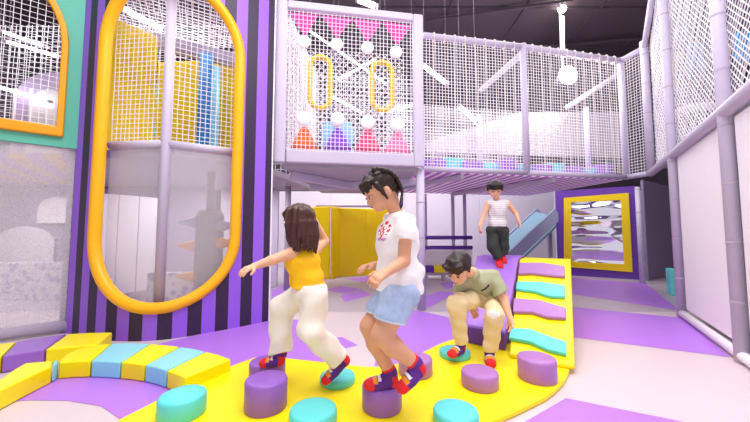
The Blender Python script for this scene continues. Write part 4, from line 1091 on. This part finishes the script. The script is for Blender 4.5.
    for i in range(len(path) - 1):
        a, b = path[i], path[i + 1]; d = nrm(b - a); sd = nrm(np.cross(d, F_ + U_ * .3)); r = .020 - .0020 * i
        for j in range(2):
            m = a + (b - a) * (j + .5) / 2
            for q in (-1, 1): Bd.cone(m - d * .010 + sd * q * r * .75, m + d * .010 + sd * q * r * .1, r * .72, r * .5, .002)
    Bd.chain([path[-2], path[-1], path[-1] + nrm(path[-1] - path[-2]) * .02], [.009, .008, .002], .004)
    Bd.build('braid', HAIR, root)
    MB().tube([path[-2] * .3 + path[-1] * .7, path[-2] * .2 + path[-1] * .8], .0105, 10).build('hair_tie', SOCKP, root, smooth=True)
girl_white()

# ------------------------------------------------------------ girl in yellow top
def girl_yellow():
    F = nrm((-.75, .66, 0)); L = nrm((-.66, -.75, 0))
    pel, wst, chs, nk = JJ(309, 293, 1.85), JJ(307, 277, 1.85), JJ(303, 261, 1.85), JJ(301, 246, 1.84)
    hc = JJ(299, 221.5, 1.83); hF = nrm((-.86, .45, -.12))
    shL, shR = JJ(292, 253, 1.78), JJ(314, 251, 1.92)
    elL, wrL = JJ(271, 260.5, 1.70), JJ(255, 266, 1.66)
    elR, wrR = JJ(325, 241, 2.02), JJ(315, 221, 1.95)
    hpL, knL, anL = JJ(314, 294, 1.80), JJ(311, 330, 1.76), JJ(340, 360, 1.83)
    hpR, knR, anR = JJ(304, 294, 1.91), JJ(281, 309, 1.90), JJ(281, 350, 1.88)
    zt2, ztT = .151, .077
    heR = np.array((anR[0] + .02, anR[1] - .005, zt2)); toR = JJ(259, 358, 1.86); toR[2] = zt2; anR = np.array((anR[0], anR[1], zt2 + .065))
    toL = JJ(324, 375, 1.79); toL[2] = ztT; heL = JJ(351, 361, 1.85)
    lo, hi = bounds([hc, chs, toL, toR, heL, heR, elL, elR, wrL, wrR, knR, JJ(240, 272, 1.62)], .14)
    root = thing('person', (float(pel[0]), float(pel[1]), 0), 'girl in yellow sleeveless top and ivory trousers, long brown hair, one hand to her head', 'person')
    B = SDF(lo, hi, .004)
    ax = head(B, hc, hF, (0, 0, 1), .98); P = ax[0]
    B.chain([P(-.02, 0, -.05), nk], [.034, .034], .02)
    B.cone(shL, shR, .032, .032, .03); B.ell(chs, (.072, .088, .08), (F, L, (0, 0, 1)), .03); B.ell(wst, (.07, .08, .08), (F, L, (0, 0, 1)), .03); B.ell(pel, (.08, .09, .07), (F, L, (0, 0, 1)), .03)
    for sh, el, wr in ((shL, elL, wrL), (shR, elR, wrR)):
        B.chain([sh, el], [.033, .025], .015); B.chain([el, wr], [.026, .0175], .01)
    hand(B, wrL, JJ(246, 269.5, 1.62) - wrL, (.1, .4, -.9), 1, .9, .35)
    hand(B, wrR, JJ(309, 211, 1.90) - wrR, (-.8, -.4, .1), -1, .9, .3)
    for hp, kn, an in ((hpL, knL, anL), (hpR, knR, anR)): B.chain([hp, kn, an], [.062, .042, .027], .018)
    foot(B, anL, heL, toL, .92); foot(B, anR, heR, toR, .92)
    B.build('body', SKIN, root)
    face(root, P, ax[1:], .98)
    T = SDF(lo, hi, .004)
    T.ell(chs + (0, 0, -.005), (.086, .100, .085), (F, L, (0, 0, 1)), .03); T.cone(chs, wst, .085, .083, .03); T.ell(wst + (0, 0, -.02), (.088, .098, .075), (F, L, (0, 0, 1)), .03); T.ell(pel + (0, 0, .03), (.090, .102, .05), (F, L, (0, 0, 1)), .02)
    for q, sh in ((1, shL), (-1, shR)):
        i_ = sh - L * q * .025; T.chain([chs + L * q * .062 + F * .055, i_ + (0, 0, .036) , chs + L * q * .062 - F * .055], [.016, .014, .016], .012)
    T.folds(.003, 60, 5)
    T.cut(JJ(308, 288, 1.85), (-.15, 0, -1)); T.build('yellow_top', YTOP, root)
    D = SDF(lo, hi, .004)
    D.ell(pel, (.094, .106, .085), (F, L, (0, 0, 1)), .03)
    for hp, kn, an in ((hpL, knL, anL), (hpR, knR, anR)):
        g = nrm(an - kn); Lg = SDF(lo, hi, .004); Lg.chain([hp, kn, an + g * .04], [.082, .068, .060], .02); Lg.cut(an - g * .006, g); D.union(Lg, .015)
    D.folds(.006, 52, 8)
    D.cut(pel + (0, 0, .055), (0, 0, 1))
    D.build('ivory_trousers', WPANT, root)
    sock(root, lo, hi, knL, anL, heL, toL, .92, cuff=.02); sock(root, lo, hi, knR, anR, heR, toR, .92, cuff=.02)
    H = SDF(lo, hi, .0035); F_, L_, U_ = ax[1:]
    H.ell(P(-.012, 0, .024), (.090, .080, .080), (F_, L_, U_), .01)
    H.cut(P(.040, 0, -.005), nrm(F_ * .9 - U_ * .45))
    rg = random.Random(5)
    for q in np.linspace(-1, 1, 15):
        a = q * 2.0
        dx, dl = -math.cos(a), math.sin(a)
        top = P(-.01 + dx * .055, dl * .055, .055); mid = P(-.012 + dx * .078, dl * .076, -.02); low = P(-.015 + dx * .078, dl * .074, -.09)
        end = P(-.02 + dx * .07 , dl * .07, -.165 - .02 * math.cos(a) + rg.uniform(-.012, .012)) 
        H.chain([top, mid, low, end], [.022, .021, .019, .006], .006)
    for q in np.linspace(-1, 1, 7): H.chain([P(.035, .04 * q, .08), P(.068 - .01 * q * q, .05 * q, .050), P(.074 - .02 * q * q, .054 * q, .014)], [.013, .012, .005], .012)
    H.folds(.003, 150, 6, (1, 1, .12))
    H.build('long_hair', HAIR2, root)
girl_yellow()

# ------------------------------------------------------------ crouching boy
def boy_grey():
    F = nrm((-.5, -.86, 0)); L = nrm((.86, -.5, 0))
    pel, wst, chs, nk = JJ(487, 296, 2.44), JJ(485, 290, 2.40), JJ(481, 282.5, 2.33), JJ(472.5, 272.5, 2.25)
    hc = JJ(458.5, 268.5, 2.17); hF = nrm((-.60, -.62, -.62)); hU = nrm((-.40, -.45, .75))
    shR, shL = JJ(465, 280, 2.30), JJ(493, 277, 2.30)
    elL, wrL = JJ(504, 299, 2.24), JJ(510, 318, 2.16)
    elR, wrR = JJ(458, 294, 2.42), JJ(470, 307, 2.38)
    hpR, knR, anR = JJ(480, 296, 2.40), JJ(456, 304, 2.20), JJ(460, 339, 2.28)
    hpL, knL, anL = JJ(492, 297, 2.42), JJ(494.5, 315, 2.19), JJ(489, 346, 2.26)
    zT = .077
    heR = JJ(463, 347, 2.28); heR[2] = zT; toR = heR + nrm((-.75, -.60, 0)) * .155; anR = heR + np.array((-.02, -.02, .062))
    z0 = .032
    heL = JJ(489, 352, 2.27); heL[2] = z0; toL = heL + nrm((-.25, -.95, 0)) * .15; anL = heL + np.array((-.005, -.022, .062))
    lo, hi = bounds([hc, chs, pel, toL, toR, heL, heR, elL, elR, wrL, wrR, knR, knL, JJ(513, 330, 2.2)], .14)
    root = thing('person', (float(pel[0]), float(pel[1]), 0), 'crouching boy in sage grey T-shirt and cream trousers looking down', 'person')
    B = SDF(lo, hi, .004)
    ax = head(B, hc, hF, hU, .98); P = ax[0]
    TU = nrm(chs - wst); TF = nrm(F - TU * (F @ TU)); TL = np.cross(TU, TF)
    B.chain([P(-.03, 0, -.05), nk], [.035, .036], .02)
    B.cone(shL, shR, .034, .034, .03); B.ell(chs, (.075, .09, .09), (TF, TL, TU), .03); B.ell(wst, (.075, .085, .08), (TF, TL, TU), .03); B.ell(pel, (.08, .09, .075), (TF, TL, TU), .03)
    for sh, el, wr in ((shL, elL, wrL), (shR, elR, wrR)):
        B.chain([sh, el], [.036, .029], .015); B.chain([el, wr], [.029, .020], .01)
    hand(B, wrL, JJ(512, 326, 2.12) - wrL, (-.7, -.2, 0), 1, .95, .35)
    hand(B, wrR, JJ(474, 313, 2.36) - wrR, (.2, -.6, -.6), -1, .9, .35)
    for hp, kn, an in ((hpL, knL, anL), (hpR, knR, anR)): B.chain([hp, kn, an], [.062, .045, .028], .018)
    foot(B, anL, heL, toL, .92); foot(B, anR, heR, toR, .92)
    B.build('body', SKIN, root); face(root, P, ax[1:], .98)
    T = SDF(lo, hi, .004)
    T.cone(shL, shR, .048, .046, .03); T.ell(chs, (.090, .104, .10), (TF, TL, TU), .03); T.ell(wst, (.092, .106, .09), (TF, TL, TU), .03); T.ell(pel + TU * .02, (.098, .112, .07), (TF, TL, TU), .03)
    cc = SDF(lo, hi, .004)
    for sh, el in ((shL, elL), (shR, elR)):
        g = nrm(el - sh); Sl = SDF(lo, hi, .004); Sl.cone(sh, sh + g * .2, .050, .062, .012); Sl.cut(sh + g * .125, g); T.union(Sl, .008)
    T.cone(nk - (0, 0, .01), nk + TU * .012, .048, .042, .02)
    T.folds(.005, 50, 12)
    T.cut(nk + TU * .014, TU); T.cut(pel - TU * .03, -TU)
    lg = JJ(485, 289, 2.24)
    def pick(c):
        a = (c - lg) @ TL; u = (c - lg) @ TU; f = (c - chs) @ TF
        return ((np.abs(a) < .030) & (np.abs(u - a * .25) < .008) & (f > 0)).astype(int)
    T.build('t_shirt', [OLIVE, DKGRN], root, pick)
    D = SDF(lo, hi, .004)
    D.ell(pel, (.098, .108, .085), (TF, TL, TU), .03)
    for hp, kn, an in ((hpL, knL, anL), (hpR, knR, anR)):
        g = nrm(an - kn); Lg = SDF(lo, hi, .004); Lg.chain([hp, kn, an + g * .04], [.072, .060, .042], .02); Lg.cut(an - g * .012, g); D.union(Lg, .015)
    D.folds(.006, 52, 14)
    kp = knL + nrm(F + np.array((0, 0, .4))) * .05
    D.build('cream_trousers', [KHAKI, WTEE], root, lambda c: ((((c - kp) @ L / .040)**2 + ((c - kp)[:, 2] / .028)**2 + ((c - kp) @ F / .06)**2) < 1 + .25 * np.sin(c[:, 0] * 180)).astype(int))
    sock(root, lo, hi, knL, anL, heL, toL, .92, cuff=.04); sock(root, lo, hi, knR, anR, heR, toR, .92, cuff=.045)
    H = SDF(lo, hi, .0035); F_, L_, U_ = ax[1:]
    H.ell(P(-.016, 0, .030), (.092, .083, .080), (F_, L_, U_), .01)
    H.cut(P(.036, 0, .012), nrm(F_ * .55 - U_ * .85))
    for q in np.linspace(-1, 1, 11):
        H.chain([P(.03, .05 * q, .090 - .02 * q * q), P(.078 - .025 * q * q, .062 * q, .064), P(.086 - .034 * q * q, .062 * q, .026 + .006 * math.sin(q * 9))], [.016, .014, .007], .006)
    for q in (-1, 1): H.chain([P(.0, .076 * q, .03), P(.008, .078 * q, -.012)], [.016, .008], .006)
    H.ell(P(-.062, 0, -.02), (.035, .055, .04), (F_, L_, U_), .015)
    H.folds(.0035, 130, 16, (1, 1, 1)); H.build('hair', HAIR2 if False else HAIR, root)
boy_grey()

# ------------------------------------------------------------ boy in vest on the slide
def boy_vest():
    Y = 3.6; F = nrm((-.12, -1, 0)); L = nrm((1, -.12, 0))
    pel, wst, chs, nk = JJ(497, 229, Y), JJ(497.5, 219, Y), JJ(497.5, 208, Y), JJ(497, 200, Y)
    hc = JJ(494.8, 189.3, Y - .03); hF = nrm((-.18, -.92, -.36))
    shR, shL = JJ(488, 203.5, Y), JJ(507.5, 203.5, Y)
    elR, wrR = JJ(483.5, 216, Y), JJ(480, 226, Y - .05)
    elL, wrL = JJ(515.5, 213, Y), JJ(519, 221, Y - .06)
    hpR, knR, anR = JJ(492, 231, Y), JJ(493, 247, Y - .03), JJ(497.5, 260, Y - .03)
    hpL, knL, anL = JJ(502.5, 231, Y), JJ(503, 246, Y + .03), JJ(502.5, 257, Y + .08)
    # feet on the slide surface
    nS = nrm(np.cross(A3(sTR - sBR) + np.array((0, 0, zs1 - zs0)), A3(sBL - sBR)))
    if nS[2] < 0: nS = -nS
    o = A3(sBR) + np.array((0, 0, zs0))
    def onS(p, e=.003): q = np.array(p, float); q[2] = o[2] - ((q[0] - o[0]) * nS[0] + (q[1] - o[1]) * nS[1]) / nS[2] + e; return q
    fd = nrm((-.2, -1, 0))
    heR = onS(JJ(498, 262, Y - .02)); toR = onS(heR + fd * .14); anR = heR + np.array((0, -.02, .062))
    heL = onS(JJ(502, 258, Y + .06)); toL = onS(heL + fd * .13); anL = heL + np.array((0, -.02, .062))
    lo, hi = bounds([hc, chs, pel, toL, toR, heL, heR, elL, elR, wrL, wrR], .13)
    root = thing('person', (float(heR[0]), float(heR[1]), float(heR[2])), 'small boy in pale sleeveless vest and charcoal trousers standing on the purple slide', 'person')
    h = .0045; B = SDF(lo, hi, h)
    ax = head(B, hc, hF, (0, 0, 1), .96); P = ax[0]; UPn = np.array((0, 0, 1))
    B.chain([P(-.02, 0, -.05), nk], [.031, .032], .02)
    B.cone(shL, shR, .032, .032, .03); B.ell(chs, (.068, .088, .07), (F, L, UPn), .03); B.ell(wst, (.068, .08, .07), (F, L, UPn), .03); B.ell(pel, (.072, .085, .06), (F, L, UPn), .03)
    for sh, el, wr in ((shL, elL, wrL), (shR, elR, wrR)):
        B.chain([sh, el], [.032, .026], .015); B.chain([el, wr], [.026, .019], .01)
    hand(B, wrL, (.15, -.3, -1), (-.8, .3, 0), 1, .85, .4); hand(B, wrR, (-.1, -.25, -1), (.8, .3, 0), -1, .85, .4)
    for hp, kn, an in ((hpL, knL, anL), (hpR, knR, anR)): B.chain([hp, kn, an], [.055, .042, .027], .018)
    foot(B, anL, heL, toL, .88); foot(B, anR, heR, toR, .88)
    B.build('body', SKIN, root); face(root, P, ax[1:], .96)
    T = SDF(lo, hi, h)
    T.cone(shL - L * .022, shR + L * .022, .044, .044, .02); T.ell(chs, (.082, .098, .085), (F, L, UPn), .03); T.ell((chs + wst) / 2, (.084, .100, .09), (F, L, UPn), .03); T.ell((pel + wst) / 2, (.086, .103, .10), (F, L, UPn), .03)
    T.folds(.003, 60, 22); T.cut(JJ(497, 227, Y), (0, 0, -1)); T.cut(nk + (0, 0, .012) + F * .02, F * .4 + UPn)
    T.build('vest', [VEST, VEST2], root, lambda c: (np.sin(c[:, 2] * 260) > .35).astype(int))
    D = SDF(lo, hi, h); D.ell(pel + (0, 0, -.01), (.085, .098, .07), (F, L, UPn), .03)
    for hp, kn, an in ((hpL, knL, anL), (hpR, knR, anR)):
        g = nrm(an - kn); Lg = SDF(lo, hi, h); Lg.chain([hp, kn, an + g * .04], [.066, .062, .054], .02); Lg.cut(an - g * .006, g); D.union(Lg, .012)
    D.folds(.006, 55, 25)
    D.cut(pel + (0, 0, .03), UPn)
    D.build('charcoal_trousers', BLKP, root)
    for kn, an, he, to in ((knL, anL, heL, toL), (knR, anR, heR, toR)):
        q = SDF(np.minimum(np.minimum(an, he), to) - .08, np.maximum(np.maximum(an, he), to) + .08, h)
        d, up = foot(q, an, he, to, .88, .005); q.cut(an + (0, 0, .02), UPn)
        q.build('shoe', [SOCKR, SOCKW], root, lambda c: ((c - he) @ up < .010).astype(int))
    H = SDF(lo, hi, .004); F_, L_, U_ = ax[1:]
    H.ell(P(-.012, 0, .028), (.092, .086, .082), (F_, L_, U_), .01)
    H.cut(P(.034, 0, .010), nrm(F_ * .6 - U_ * .8))
    for q in np.linspace(-1, 1, 13):
        H.chain([P(.03, .05 * q, .092 - .02 * q * q), P(.080 - .025 * q * q, .066 * q, .066), P(.088 - .036 * q * q, .068 * q, .020)], [.016, .014, .008], .006)
    for q in (-1, 1): H.chain([P(.0, .078 * q, .03), P(.006, .080 * q, -.010)], [.018, .009], .006)
    H.folds(.002, 130, 26); H.build('hair', HAIRB, root)
boy_vest()
